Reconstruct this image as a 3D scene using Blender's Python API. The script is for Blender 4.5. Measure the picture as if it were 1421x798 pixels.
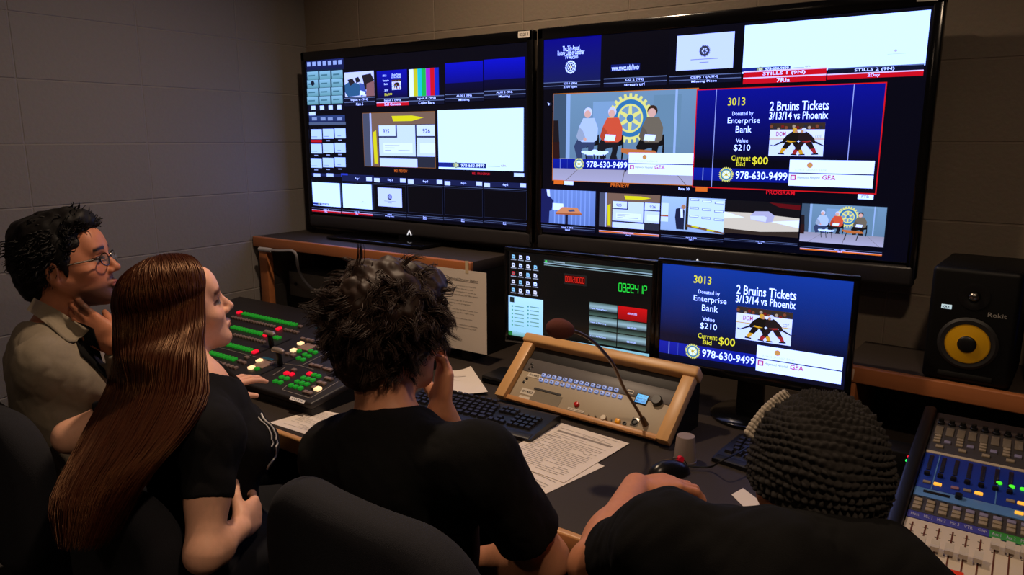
import bpy, bmesh, math, random
import numpy as np
from mathutils import Vector, Matrix

sc = bpy.context.scene
col = sc.collection
for _o in list(bpy.data.objects):
    bpy.data.objects.remove(_o)
R = math.radians
random.seed(7)
rng = np.random.default_rng(11)

# ------------------------------------------------------------------ camera
W, H = 1421, 798
FPX = 1019.5
YAW, PITCH = R(-35.13), R(11.465)
CAM = np.array([0.0, 0.0, 1.5])
c_f = np.array([math.sin(YAW) * math.cos(PITCH), math.cos(YAW) * math.cos(PITCH), -math.sin(PITCH)])
c_r = np.array([math.cos(YAW), -math.sin(YAW), 0.0])
c_u = np.cross(c_r, c_f)
cam_d = bpy.data.cameras.new('camera')
cam_d.sensor_width = 36
cam_d.lens = FPX * 36 / W
cam_d.clip_start = 0.02
cam = bpy.data.objects.new('camera', cam_d)
cam.matrix_world = Matrix(((c_r[0], c_u[0], -c_f[0], CAM[0]), (c_r[1], c_u[1], -c_f[1], CAM[1]),
                           (c_r[2], c_u[2], -c_f[2], CAM[2]), (0, 0, 0, 1)))
col.objects.link(cam)
sc.camera = cam

# ------------------------------------------------------------------ view, world, lamps
sc.view_settings.view_transform = 'Standard'
sc.view_settings.look = 'None'
sc.view_settings.gamma = 1
sc.view_settings.use_curve_mapping = False
sc.view_settings.exposure = 0.0
SCREEN_E = 1.05
wd = bpy.data.worlds.new('world')
sc.world = wd
wd.use_nodes = True
wd.node_tree.nodes['Background'].inputs[0].default_value = (0.9, 0.75, 0.65, 1)
wd.node_tree.nodes['Background'].inputs[1].default_value = 0.004


def lamp(name, loc, power, color, size, target=None, spread=None):
    l = bpy.data.lights.new(name, 'AREA')
    l.shape = 'DISK'
    l.size = size
    l.energy = power
    l.color = color
    if spread:
        l.spread = R(spread)
    o = bpy.data.objects.new(name, l)
    o.location = loc
    if target:
        o.rotation_euler = (Vector(target) - Vector(loc)).to_track_quat('-Z', 'Y').to_euler()
    col.objects.link(o)
    return o


WARM = (1.0, 0.73, 0.50)
lamp('downlight_desk', (-1.40, 1.40, 2.58), 15.0, WARM, 0.09, spread=150)
lamp('downlight_right', (0.10, 0.50, 2.58), 9.0, WARM, 0.12, spread=150)
lamp('fill_rear', (-0.9, -0.9, 2.58), 3.0, WARM, 0.2, spread=160)  # added dim fill behind the camera, lifts the shirts and walls

# ------------------------------------------------------------------ pixel <-> place helpers (photo is 1421 x 798)
def ray(u, v):
    return ((u - W / 2) * c_r + (H / 2 - v) * c_u) / FPX + c_f


def at(u, v, t):
    return CAM + ray(u, v) * t


def onX(u, v, x):
    d = ray(u, v)
    return CAM + d * (x / d[0])


def onY(u, v, y):
    d = ray(u, v)
    return CAM + d * (y / d[1])


def onZ(u, v, z):
    d = ray(u, v)
    return CAM + d * ((z - CAM[2]) / d[2])


def onP(u, v, o, n):
    d = ray(u, v)
    return CAM + d * (np.dot(np.asarray(o) - CAM, n) / np.dot(d, n))


def nrm(v):
    v = np.asarray(v, float)
    return v / np.linalg.norm(v)


# ------------------------------------------------------------------ materials
def lin(c):
    out = []
    for x in c[:3]:
        x = x / 255.0
        out.append(x / 12.92 if x <= 0.04045 else ((x + 0.055) / 1.055) ** 2.4)
    return tuple(out)


MATS = {}


def mat(name, rgb, rough=0.5, metal=0.0, spec=0.4, var=0.12, scale=30.0, bump=0.0, bscale=None, emit=0.0, sheen=0.0, stretch=None, coat=0.0):
    if name in MATS:
        return MATS[name]
    m = bpy.data.materials.new(name)
    m.use_nodes = True
    nt = m.node_tree
    b = nt.nodes['Principled BSDF']
    c = lin(rgb)
    tc = nt.nodes.new('ShaderNodeTexCoord')
    vec = tc.outputs['Object']
    if stretch:
        mp = nt.nodes.new('ShaderNodeMapping')
        mp.inputs['Scale'].default_value = stretch
        nt.links.new(vec, mp.inputs['Vector'])
        vec = mp.outputs['Vector']
    if var > 0:
        nz = nt.nodes.new('ShaderNodeTexNoise')
        nz.inputs['Scale'].default_value = scale
        nz.inputs['Detail'].default_value = 4
        nt.links.new(vec, nz.inputs['Vector'])
        mx = nt.nodes.new('ShaderNodeMix')
        mx.data_type = 'RGBA'
        mx.inputs['A'].default_value = tuple(max(0, x * (1 - var)) for x in c) + (1,)
        mx.inputs['B'].default_value = tuple(min(1, x * (1 + var)) for x in c) + (1,)
        nt.links.new(nz.outputs['Fac'], mx.inputs['Factor'])
        nt.links.new(mx.outputs['Result'], b.inputs['Base Color'])
    else:
        b.inputs['Base Color'].default_value = c + (1,)
    b.inputs['Roughness'].default_value = rough
    b.inputs['Metallic'].default_value = metal
    b.inputs['Specular IOR Level'].default_value = spec
    if sheen:
        b.inputs['Sheen Weight'].default_value = sheen
        b.inputs['Sheen Tint'].default_value = c + (1,)
    if coat:
        b.inputs['Coat Weight'].default_value = coat
    if bump > 0:
        n2 = nt.nodes.new('ShaderNodeTexNoise')
        n2.inputs['Scale'].default_value = bscale or scale * 4
        n2.inputs['Detail'].default_value = 3
        nt.links.new(vec, n2.inputs['Vector'])
        bp = nt.nodes.new('ShaderNodeBump')
        bp.inputs['Strength'].default_value = bump
        bp.inputs['Distance'].default_value = 0.002
        nt.links.new(n2.outputs['Fac'], bp.inputs['Height'])
        nt.links.new(bp.outputs['Normal'], b.inputs['Normal'])
    if emit > 0:
        b.inputs['Emission Color'].default_value = c + (1,)
        b.inputs['Emission Strength'].default_value = emit
    MATS[name] = m
    return m


def glow(c):
    """display colour: bright whites of a display are brighter than the film can hold, and bluish"""
    a = np.array(lin(c))
    k = 1 + 3.2 * max(0.0, min(a) - .15)
    return tuple(a * np.array((.96, 1 + .10 * (k - 1), k)))


def wood_mat(name, rgb, axis):
    m = mat(name, rgb, rough=0.38, var=0.28, scale=9, bump=0.05, bscale=60, stretch=axis)
    return m


def wall_mat(name, rgb, swap, z0, x0):
    """painted concrete block laid in stack bond, joints as colour and relief"""
    m = bpy.data.materials.new(name)
    m.use_nodes = True
    nt = m.node_tree
    b = nt.nodes['Principled BSDF']
    geo = nt.nodes.new('ShaderNodeNewGeometry')
    sep = nt.nodes.new('ShaderNodeSeparateXYZ')
    nt.links.new(geo.outputs['Position'], sep.inputs[0])
    cmb = nt.nodes.new('ShaderNodeCombineXYZ')
    nt.links.new(sep.outputs[swap], cmb.inputs[0])
    nt.links.new(sep.outputs['Z'], cmb.inputs[1])
    mp = nt.nodes.new('ShaderNodeMapping')
    mp.inputs['Location'].default_value = (-x0, -z0, 0)
    nt.links.new(cmb.outputs[0], mp.inputs['Vector'])
    br = nt.nodes.new('ShaderNodeTexBrick')
    br.offset = 0.0
    br.inputs['Scale'].default_value = 1.0
    br.inputs['Brick Width'].default_value = 0.408
    br.inputs['Row Height'].default_value = 0.2035
    br.inputs['Mortar Size'].default_value = 0.0035
    br.inputs['Mortar Smooth'].default_value = 0.6
    c = lin(rgb)
    br.inputs['Color1'].default_value = c + (1,)
    br.inputs['Color2'].default_value = tuple(x * 0.95 for x in c) + (1,)
    br.inputs['Mortar'].default_value = tuple(min(1, x * 1.12) for x in c) + (1,)  # joints lightened in the colour, for the highlight along them
    nt.links.new(mp.outputs[0], br.inputs['Vector'])
    nz = nt.nodes.new('ShaderNodeTexNoise')
    nz.inputs['Scale'].default_value = 90
    nz.inputs['Detail'].default_value = 5
    nt.links.new(geo.outputs['Position'], nz.inputs['Vector'])
    mx = nt.nodes.new('ShaderNodeMix')
    mx.data_type = 'RGBA'
    mx.blend_type = 'MULTIPLY'
    mx.inputs['Factor'].default_value = 0.18
    nt.links.new(br.outputs['Color'], mx.inputs['A'])
    nt.links.new(nz.outputs['Color'], mx.inputs['B'])
    nt.links.new(mx.outputs['Result'], b.inputs['Base Color'])
    b.inputs['Roughness'].default_value = 0.62
    mth = nt.nodes.new('ShaderNodeMath')
    mth.operation = 'MULTIPLY_ADD'
    mth.inputs[1].default_value = -4.0
    nt.links.new(br.outputs['Fac'], mth.inputs[0])
    nt.links.new(nz.outputs['Fac'], mth.inputs[2])
    bp = nt.nodes.new('ShaderNodeBump')
    bp.inputs['Strength'].default_value = 0.55
    bp.inputs['Distance'].default_value = 0.0016
    nt.links.new(mth.outputs[0], bp.inputs['Height'])
    nt.links.new(bp.outputs['Normal'], b.inputs['Normal'])
    return m


def screen_mat():
    m = bpy.data.materials.new('lit_display')
    m.use_nodes = True
    nt = m.node_tree
    b = nt.nodes['Principled BSDF']
    b.inputs['Base Color'].default_value = (0.004, 0.004, 0.005, 1)
    b.inputs['Roughness'].default_value = 0.22
    a = nt.nodes.new('ShaderNodeAttribute')
    a.attribute_name = 'Col'
    nt.links.new(a.outputs['Color'], b.inputs['Emission Color'])
    b.inputs['Emission Strength'].default_value = SCREEN_E
    return m


def attr_mat(name, rough=0.5, spec=0.4, bump=0.0, bscale=200, sss=0.0, sheen=0.0):
    m = bpy.data.materials.new(name)
    m.use_nodes = True
    nt = m.node_tree
    b = nt.nodes['Principled BSDF']
    a = nt.nodes.new('ShaderNodeAttribute')
    a.attribute_name = 'Col'
    nz = nt.nodes.new('ShaderNodeTexNoise')
    nz.inputs['Scale'].default_value = 60
    nz.inputs['Detail'].default_value = 4
    mr = nt.nodes.new('ShaderNodeMapRange')
    mr.inputs['To Min'].default_value = 0.88
    mr.inputs['To Max'].default_value = 1.12
    nt.links.new(nz.outputs['Fac'], mr.inputs['Value'])
    mx = nt.nodes.new('ShaderNodeMix')
    mx.data_type = 'RGBA'
    mx.blend_type = 'MULTIPLY'
    mx.inputs['Factor'].default_value = 1
    nt.links.new(a.outputs['Color'], mx.inputs['A'])
    nt.links.new(mr.outputs['Result'], mx.inputs['B'])
    nt.links.new(mx.outputs['Result'], b.inputs['Base Color'])
    b.inputs['Roughness'].default_value = rough
    b.inputs['Specular IOR Level'].default_value = spec
    if sss:
        b.inputs['Subsurface Weight'].default_value = sss
        b.inputs['Subsurface Radius'].default_value = (0.012, 0.004, 0.002)
        b.inputs['Subsurface Scale'].default_value = 0.5
    if bump:
        n2 = nt.nodes.new('ShaderNodeTexNoise')
        n2.inputs['Scale'].default_value = bscale
        bp = nt.nodes.new('ShaderNodeBump')
        bp.inputs['Strength'].default_value = bump
        bp.inputs['Distance'].default_value = 0.001
        nt.links.new(n2.outputs['Fac'], bp.inputs['Height'])
        nt.links.new(bp.outputs['Normal'], b.inputs['Normal'])
    return m


# ------------------------------------------------------------------ object helpers
MW = {}          # world matrix of every object made here


def tag(o, label=None, cat=None, group=None, kind=None):
    if label:
        o['label'] = label
    if cat:
        o['category'] = cat
    if group:
        o['group'] = group
    if kind:
        o['kind'] = kind
    return o


def frame(loc, ex=(1, 0, 0), ez=(0, 0, 1)):
    """matrix with x axis ex and z axis close to ez"""
    ex = nrm(ex)
    ez = np.asarray(ez, float)
    ez = nrm(ez - ex * np.dot(ex, ez))
    ey = np.cross(ez, ex)
    return Matrix(((ex[0], ey[0], ez[0], loc[0]), (ex[1], ey[1], ez[1], loc[1]), (ex[2], ey[2], ez[2], loc[2]), (0, 0, 0, 1)))


def place(o, m):
    o.matrix_world = m
    MW[o.name] = m


def thing(name, label, cat, m, group=None):
    o = bpy.data.objects.new(name, None)
    o.empty_display_size = 0.05
    col.objects.link(o)
    if not isinstance(m, Matrix):
        m = Matrix.Translation(m)
    place(o, m)
    return tag(o, label, cat, group)


def link_mesh(name, me, parent=None, m=None):
    o = bpy.data.objects.new(name, me)
    col.objects.link(o)
    if parent is not None:
        o.parent = parent
        loc = m or Matrix.Identity(4)
        o.matrix_local = loc
        MW[o.name] = MW[parent.name] @ loc
    else:
        place(o, m or Matrix.Identity(4))
    return o


def copy_tree(o, name=None, m=None, parent=None):
    c = o.copy()
    col.objects.link(c)
    if parent is not None:
        c.parent = parent
        c.matrix_local = o.matrix_local.copy()
        MW[c.name] = MW[parent.name] @ c.matrix_local
    else:
        place(c, m)
    for ch in [x for x in col.objects if x.parent is o]:
        copy_tree(ch, parent=c)
    return c


class MB:
    """collects shapes, links them as ONE mesh object. Coordinates are local to the parent unless world=True at build"""

    def __init__(s):
        s.v, s.f, s.mi, s.cols = [], [], [], None
        s.cur = 0

    def add(s, vs, fs):
        k = len(s.v)
        s.v.extend([tuple(map(float, p)) for p in vs])
        for f in fs:
            s.f.append([i + k for i in f])
            s.mi.append(s.cur)
        return s

    def m(s, i):
        s.cur = i
        return s

    def box(s, c, d, rot=None, bev=0.0, seg=2):
        bm = bmesh.new()
        bmesh.ops.create_cube(bm, size=1.0)
        bmesh.ops.scale(bm, vec=d, verts=bm.verts)
        if bev > 0:
            bmesh.ops.bevel(bm, geom=list(bm.edges), offset=min(bev, min(d) * 0.49), segments=seg, profile=0.5, affect='EDGES')
        if rot is not None:
            bmesh.ops.transform(bm, matrix=rot.to_4x4(), verts=bm.verts)
        bmesh.ops.translate(bm, vec=c, verts=bm.verts)
        s.add_bm(bm)
        return s

    def ab(s, a, b, bev=0.0, seg=2):
        a, b = np.minimum(a, b), np.maximum(a, b)
        return s.box((a + b) / 2, b - a, None, bev, seg)

    def add_bm(s, bm):
        bm.verts.index_update()
        s.add([v.co[:] for v in bm.verts], [[v.index for v in f.verts] for f in bm.faces])
        bm.free()

    def cyl(s, a, b, ra, rb=None, n=20, cap=True):
        rb = ra if rb is None else rb
        return s.tube([a, b], [ra, rb], n, cap)

    def tube(s, pts, rad, n=8, cap=True, flat=1.0):
        pts = np.asarray(pts, float)
        N = len(pts)
        if np.isscalar(rad):
            rad = [rad] * N
        tan = np.gradient(pts, axis=0) if N > 2 else np.array([pts[1] - pts[0]] * 2)
        up = np.array([0, 0, 1.0])
        t0 = nrm(tan[0])
        if abs(t0[2]) > 0.9:
            up = np.array([1.0, 0, 0])
        x = nrm(np.cross(up, t0))
        vs, fs = [], []
        for i in range(N):
            t = nrm(tan[i])
            x = nrm(x - t * np.dot(x, t))
            y = np.cross(t, x)
            for k in range(n):
                a = 2 * math.pi * k / n
                vs.append(pts[i] + rad[i] * (math.cos(a) * x + flat * math.sin(a) * y))
        for i in range(N - 1):
            for k in range(n):
                k2 = (k + 1) % n
                fs.append([i * n + k, i * n + k2, (i + 1) * n + k2, (i + 1) * n + k])
        if cap:
            fs.append(list(range(n))[::-1])
            fs.append([(N - 1) * n + k for k in range(n)])
        return s.add(vs, fs)

    def lathe(s, prof, o=(0, 0, 0), ax=(0, 0, 1), n=32, cap=True):
        """prof: list of (radius, height along ax)"""
        ax = nrm(ax)
        x = nrm(np.cross(ax, [0, 1, 0] if abs(ax[1]) < 0.9 else [1, 0, 0]))
        y = np.cross(ax, x)
        o = np.asarray(o, float)
        vs, fs = [], []
        for r, h in prof:
            for k in range(n):
                a = 2 * math.pi * k / n
                vs.append(o + ax * h + max(r, 1e-5) * (math.cos(a) * x + math.sin(a) * y))
        for i in range(len(prof) - 1):
            for k in range(n):
                k2 = (k + 1) % n
                fs.append([i * n + k, i * n + k2, (i + 1) * n + k2, (i + 1) * n + k])
        if cap:
            fs.append(list(range(n))[::-1])
            fs.append([(len(prof) - 1) * n + k for k in range(n)])
        return s.add(vs, fs)

    def ell(s, c, r, rot=None, n=24, k=14):
        bm = bmesh.new()
        bmesh.ops.create_uvsphere(bm, u_segments=n, v_segments=k, radius=1)
        bmesh.ops.scale(bm, vec=r, verts=bm.verts)
        if rot is not None:
            bmesh.ops.transform(bm, matrix=rot.to_4x4(), verts=bm.verts)
        bmesh.ops.translate(bm, vec=c, verts=bm.verts)
        s.add_bm(bm)
        return s

    def prism(s, poly, d):
        """poly: 3-D outline, extruded by vector d"""
        n = len(poly)
        poly = np.asarray(poly, float)
        vs = list(poly) + list(poly + np.asarray(d))
        fs = [list(range(n))[::-1], [n + i for i in range(n)]]
        for i in range(n):
            j = (i + 1) % n
            fs.append([i, j, n + j, n + i])
        return s.add(vs, fs)

    def build(s, name, mats, parent=None, world=False, smooth=35, m=None):
        me = bpy.data.meshes.new(name)
        vs = s.v
        if world and (parent is not None or m is not None):
            inv = (MW[parent.name] @ (m or Matrix.Identity(4)) if parent is not None else m).inverted()
            vs = [tuple(inv @ Vector(p)) for p in vs]
        me.from_pydata(vs, [], s.f)
        for mm in (mats if isinstance(mats, (list, tuple)) else [mats]):
            me.materials.append(mm)
        if len(me.materials) > 1:
            me.polygons.foreach_set('material_index', s.mi)
        if smooth:
            me.polygons.foreach_set('use_smooth', [True] * len(me.polygons))
            me.set_sharp_from_angle(angle=R(smooth))
        bm = bmesh.new()
        bm.from_mesh(me)
        bmesh.ops.recalc_face_normals(bm, faces=bm.faces)
        bm.to_mesh(me)
        bm.free()
        return link_mesh(name, me, parent, m)


# flat lettering taken from the built-in font, fitted to boxes
_glyph = {}


def glyphs(s, bold=False):
    key = (s, bold)
    if key not in _glyph:
        cu = bpy.data.curves.new('lettering', 'FONT')
        cu.body = s
        cu.resolution_u = 2
        cu.align_x = 'LEFT'
        if bold:
            cu.offset = 0.012
        o = bpy.data.objects.new('lettering', cu)
        me = o.to_mesh()
        vs = np.array([v.co[:2] for v in me.vertices]) if len(me.vertices) else np.zeros((0, 2))
        fs = [list(p.vertices) for p in me.polygons]
        o.to_mesh_clear()
        bpy.data.objects.remove(o)
        bpy.data.curves.remove(cu)
        _glyph[key] = (vs, fs)
    return _glyph[key]


class Panel2D:
    """flat drawing on a plane: coloured polygons at their real place, stacked a hair apart"""

    def __init__(s, o, ex, ey, eps=1.5e-5):
        s.o, s.ex, s.ey = np.asarray(o, float), nrm(ex), nrm(ey)
        s.n = np.cross(s.ex, s.ey)
        s.v, s.f, s.c = [], [], []
        s.k, s.eps = 1, eps

    def P(s, u, v):
        q = onP(u, v, s.o, s.n) - s.o
        return np.array([q @ s.ex, q @ s.ey])

    def poly(s, pts, c, c2=None, keep=False):
        """pts in plane metres; c colour (0-255) or c,c2 for top and bottom of a gradient"""
        if not keep:
            s.k += 1
        k = len(s.v)
        h = s.k * s.eps
        pts = np.asarray(pts, float)
        for p in pts:
            s.v.append(tuple(s.o + s.ex * p[0] + s.ey * p[1] + s.n * h))
        s.f.append(list(range(k, k + len(pts))))
        if c2 is None:
            s.c.append([glow(c)] * len(pts))
        else:
            y0, y1 = pts[:, 1].min(), pts[:, 1].max()
            out = []
            for p in pts:
                w = (p[1] - y0) / max(y1 - y0, 1e-9)
                out.append(tuple(a * w + b * (1 - w) for a, b in zip(glow(c), glow(c2))))
            s.c.append(out)

    def box(s, u0, v0, u1, v1):
        a, b = s.P(u0, v0), s.P(u1, v1)
        return a[0], a[1], b[0], b[1]

    def rect(s, u0, v0, u1, v1, c, c2=None):
        s.brect(s.box(u0, v0, u1, v1), c, c2)

    def brect(s, b, c, c2=None):
        x0, y0, x1, y1 = b
        s.poly([(x0, y1), (x1, y1), (x1, y0), (x0, y0)], c, c2)

    def bframe(s, b, c, w):
        x0, y0, x1, y1 = b
        s.brect((x0 - w, y0 + w, x1 + w, y0), c)
        s.brect((x0 - w, y1, x1 + w, y1 - w), c)
        s.brect((x0 - w, y0, x0, y1), c)
        s.brect((x1, y0, x1 + w, y1), c)

    def sub(s, b, f):
        """fraction box of box b (0..1 from the top left)"""
        x0, y0, x1, y1 = b
        return (x0 + (x1 - x0) * f[0], y0 + (y1 - y0) * f[1], x0 + (x1 - x0) * f[2], y0 + (y1 - y0) * f[3])

    def fp(s, b, pts):
        x0, y0, x1, y1 = b
        return [(x0 + (x1 - x0) * p[0], y0 + (y1 - y0) * p[1]) for p in pts]

    def fpoly(s, b, pts, c):
        s.poly(s.fp(b, pts), c)

    def fcirc(s, b, cx, cy, r, c, ry=None, n=14):
        """circle of radius r (fraction of the box height unless ry) centred at a fraction of the box"""
        x0, y0, x1, y1 = b
        hh = abs(y1 - y0)
        X, Y = x0 + (x1 - x0) * cx, y0 + (y1 - y0) * cy
        ry = r if ry is None else ry
        s.poly([(X + r * hh * math.cos(a), Y + ry * hh * math.sin(a)) for a in np.linspace(0, 2 * math.pi, n, endpoint=False)], c)

    def btext(s, t, b, c, bold=False, keep_aspect=False):
        vs, fs = glyphs(t, bold)
        if not len(vs):
            return
        x0, y0, x1, y1 = b
        lo, hi = vs.min(0), vs.max(0)
        s.k += 1
        h = s.k * s.eps
        k = len(s.v)
        sx, sy = (x1 - x0) / (hi[0] - lo[0]), (y0 - y1) / (hi[1] - lo[1])
        for p in vs:
            X, Y = x0 + (p[0] - lo[0]) * sx, y1 + (p[1] - lo[1]) * sy
            s.v.append(tuple(s.o + s.ex * X + s.ey * Y + s.n * h))
        cc = glow(c)
        for f in fs:
            s.f.append([i + k for i in f])
            s.c.append([cc] * len(f))

    def text(s, t, u0, v0, u1, v1, c, bold=False):
        s.btext(t, s.box(u0, v0, u1, v1), c, bold)

    def gear(s, cx, cy, r, rim, tooth, web=None, hub=None, n=24):
        """toothed wheel with six spokes, centre and radius in plane metres"""
        if web is not None:
            s.poly([(cx + r * .82 * math.cos(a), cy + r * .82 * math.sin(a)) for a in np.linspace(0, 2 * math.pi, 28, endpoint=False)], web)
        s.k += 1
        for i in range(n):
            a = 2 * math.pi * i / n
            w = math.pi / n * .62
            s.poly([(cx + r * q * math.cos(b), cy + r * q * math.sin(b)) for q, b in ((.84, a - w), (1, a - w * .7), (1, a + w * .7), (.84, a + w))], tooth, keep=True)
        for q0, q1, cc in ((.76, .86, tooth), (.58, .76, rim), (.50, .58, tooth)):
            for i in range(28):
                a, b = 2 * math.pi * i / 28, 2 * math.pi * (i + 1) / 28
                s.poly([(cx + r * q * math.cos(e), cy + r * q * math.sin(e)) for q, e in ((q0, a), (q1, a), (q1, b), (q0, b))], cc, keep=True)
        for i in range(6):
            a = math.pi / 6 + i * math.pi / 3
            d, e = np.array([math.cos(a), math.sin(a)]), np.array([-math.sin(a), math.cos(a)])
            o = np.array([cx, cy])
            s.poly([o + e * r * .1, o + d * r * .52 + e * r * .06, o + d * r * .52 - e * r * .06, o - e * r * .1], tooth, keep=True)
        s.k += 1
        s.poly([(cx + r * .16 * math.cos(a), cy + r * .16 * math.sin(a)) for a in np.linspace(0, 2 * math.pi, 12, endpoint=False)], hub or tooth)

    def pgear(s, u, v, rpx, **kw):
        c = s.P(u, v)
        r = abs(s.P(u, v - rpx)[1] - c[1])
        s.gear(c[0], c[1], r, **kw)

    def build(s, name, m, parent):
        me = bpy.data.meshes.new(name)
        inv = MW[parent.name].inverted()
        me.from_pydata([tuple(inv @ Vector(p)) for p in s.v], [], s.f)
        ca = me.color_attributes.new('Col', 'FLOAT_COLOR', 'CORNER')
        flat = []
        for cs in s.c:
            for q in cs:
                flat.extend((q[0], q[1], q[2], 1.0))
        ca.data.foreach_set('color', flat)
        me.materials.append(m)
        return link_mesh(name, me, parent)


# common materials
M_black = mat('black_plastic', (14, 14, 15), rough=0.42, var=0.1)
M_gloss = mat('gloss_black_plastic', (10, 10, 11), rough=0.16, var=0.0, spec=0.5)
M_dgrey = mat('dark_grey_plastic', (40, 39, 39), rough=0.5)
M_grey = mat('grey_plastic', (108, 104, 100), rough=0.5)
M_lam = mat('dark_desk_laminate', (54, 47, 42), rough=0.6, spec=.2, var=0.15, scale=300, bump=0.06)
M_woodx = wood_mat('maple_edge', (198, 148, 96), (0.25, 4, 4))
M_woodh = wood_mat('oak_shelf_edge', (172, 106, 64), (0.25, 4, 4))
M_woodz = wood_mat('maple_frame', (208, 160, 104), (4, 0.4, 4))
M_paper = mat('white_paper', (226, 214, 202), rough=0.8, var=0.03)
M_chrome = mat('brushed_steel', (150, 146, 140), rough=0.3, metal=1.0, var=0.1)
M_scr = screen_mat()
# ================================================================== SETTING
XL, YB, XR, YR, ZC = -2.67, 2.23, 2.3, -2.2, 2.62


def struct(name, a, b, m, label=None):
    o = MB().ab(np.array(a), np.array(b)).build(name, m, smooth=0)
    o['kind'] = 'structure'
    if label:
        o['label'] = label
    return o


m_wl = wall_mat('painted_block_left', (128, 123, 121), 'Y', 0.058, 1.067)
m_wb = wall_mat('painted_block_back', (136, 122, 106), 'X', 0.066, 0.11)
struct('wall_left', (XL - .1, YR - .1, 0), (XL, YB + .1, ZC), m_wl)
struct('wall_back', (XL, YB, 0), (XR, YB + .1, ZC), m_wb)
struct('wall_right', (XR, YR, 0), (XR + .1, YB + .1, ZC), m_wl)
struct('wall_rear', (XL, YR - .1, 0), (XR, YR, ZC), m_wb)
struct('floor', (XL, YR, -.06), (XR, YB, 0), mat('dark_carpet', (44, 40, 40), rough=0.95, var=0.35, scale=500, bump=0.3))
struct('ceiling', (XL, YR, ZC), (XR, YB, ZC + .06), mat('ceiling_tile', (168, 160, 150), rough=0.9, var=0.1, scale=120, bump=0.2))
m_cove = mat('black_vinyl_cove', (16, 15, 15), rough=0.5)
struct('baseboard_left', (XL, YR, 0), (XL + .008, YB, .1), m_cove)
struct('baseboard_back', (XL, YB - .008, 0), (XR, YB, .1), m_cove)

# ================================================================== SCREEN ARTWORK
WHITE, NAVY = (235, 240, 255), (3, 4, 18)


def draw_hockey(p, b):
    """two hockey players facing off on the ice"""
    p.brect(b, (214, 218, 226))
    p.brect(p.sub(b, (0, 0, 1, .2)), (58, 44, 40))
    for i in range(14):
        x = .02 + i * .07
        p.fcirc(b, x, .1 + .04 * (i % 3), .05, [(130, 70, 50), (40, 40, 60), (170, 150, 130), (120, 30, 30)][i % 4], n=7)
    p.brect(p.sub(b, (0, .2, 1, .5)), (226, 222, 218))
    p.brect(p.sub(b, (0, .47, 1, .5)), (206, 172, 60))
    p.btext('DOM', p.sub(b, (.12, .26, .3, .4)), (172, 60, 110), True)
    p.btext('COT', p.sub(b, (.84, .36, .95, .46)), (130, 150, 150), True)
    for ox, sg, jersey, trim, helm in ((.43, 1, (22, 18, 18), (214, 160, 40), (214, 165, 60)), (.66, -1, (34, 24, 28), (160, 40, 46), (206, 206, 210))):
        P = lambda pts, c: p.fpoly(b, [(ox + sg * x, y) for x, y in pts], c)
        P([(-.12, .38), (.02, .22), (.12, .3), (.13, .5), (.04, .62), (-.1, .58)], jersey)
        P([(-.1, .52), (.06, .56), (.05, .63), (-.11, .58)], trim)
        P([(-.12, .56), (.0, .6), (-.1, .8), (-.19, .78)], jersey)
        P([(-.19, .76), (-.1, .78), (-.17, .92), (-.23, .9)], trim)
        P([(-.01, .58), (.1, .56), (.19, .84), (.11, .86)], jersey)
        P([(.11, .82), (.19, .8), (.22, .94), (.15, .95)], trim)
        P([(-.25, .9), (-.14, .92), (-.13, .96), (-.26, .95)], (20, 20, 24))
        P([(.13, .95), (.24, .93), (.25, .97), (.13, .98)], (20, 20, 24))
        P([(-.1, .36), (-.16, .46), (-.2, .58), (-.15, .62), (-.07, .48)], jersey)
        P([(-.2, .55), (-.35, .68), (-.4, .66), (-.41, .68), (-.35, .71), (-.18, .6)], (30, 26, 30))
        p.fcirc(b, ox + sg * .03, .22, .075, helm)
        p.fcirc(b, ox + sg * .06, .26, .045, (190, 140, 110))


def sponsor_block(p, b):
    """white box with two sponsor lines"""
    p.brect(b, (236, 240, 244))
    p.brect(p.sub(b, (0, .49, 1, .53)), (20, 22, 40))
    p.fcirc(b, .25, .2, .11, (206, 150, 90))
    p.btext('ATHOL SAVINGS BANK', p.sub(b, (.07, .34, .46, .43)), (196, 198, 200))
    p.brect(p.sub(b, (.02, .58, .09, .78)), (190, 60, 130))
    p.brect(p.sub(b, (.035, .62, .075, .74)), (236, 220, 232))
    p.btext('Heywood Hospital', p.sub(b, (.11, .62, .38, .75)), (90, 90, 120))
    p.btext('GFA', p.sub(b, (.41, .56, .57, .74)), (190, 30, 80), True)
    p.brect(p.sub(b, (.41, .70, .55, .72)), (190, 30, 80))


def lower_third(p, b, wheel=True):
    """blue band with a gear wheel and the phone number, b is the band's box"""
    p.brect(b, (10, 30, 170), (8, 24, 150))
    p.brect(p.sub(b, (.1, 0, .11, 1)), (110, 130, 220))
    p.brect(p.sub(b, (.20, 0, .205, 1)), (60, 80, 190))
    x0, y0, x1, y1 = b
    p.btext('978-630-9499', p.sub(b, (.46, .2, .985, .82)), (245, 248, 255), True)
    p.gear(x0 + (x1 - x0) * .36, (y0 + y1) / 2, abs(y1 - y0) * .60, rim=(60, 130, 190), tooth=(226, 226, 120), web=(230, 236, 220), hub=(190, 160, 60))


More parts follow.
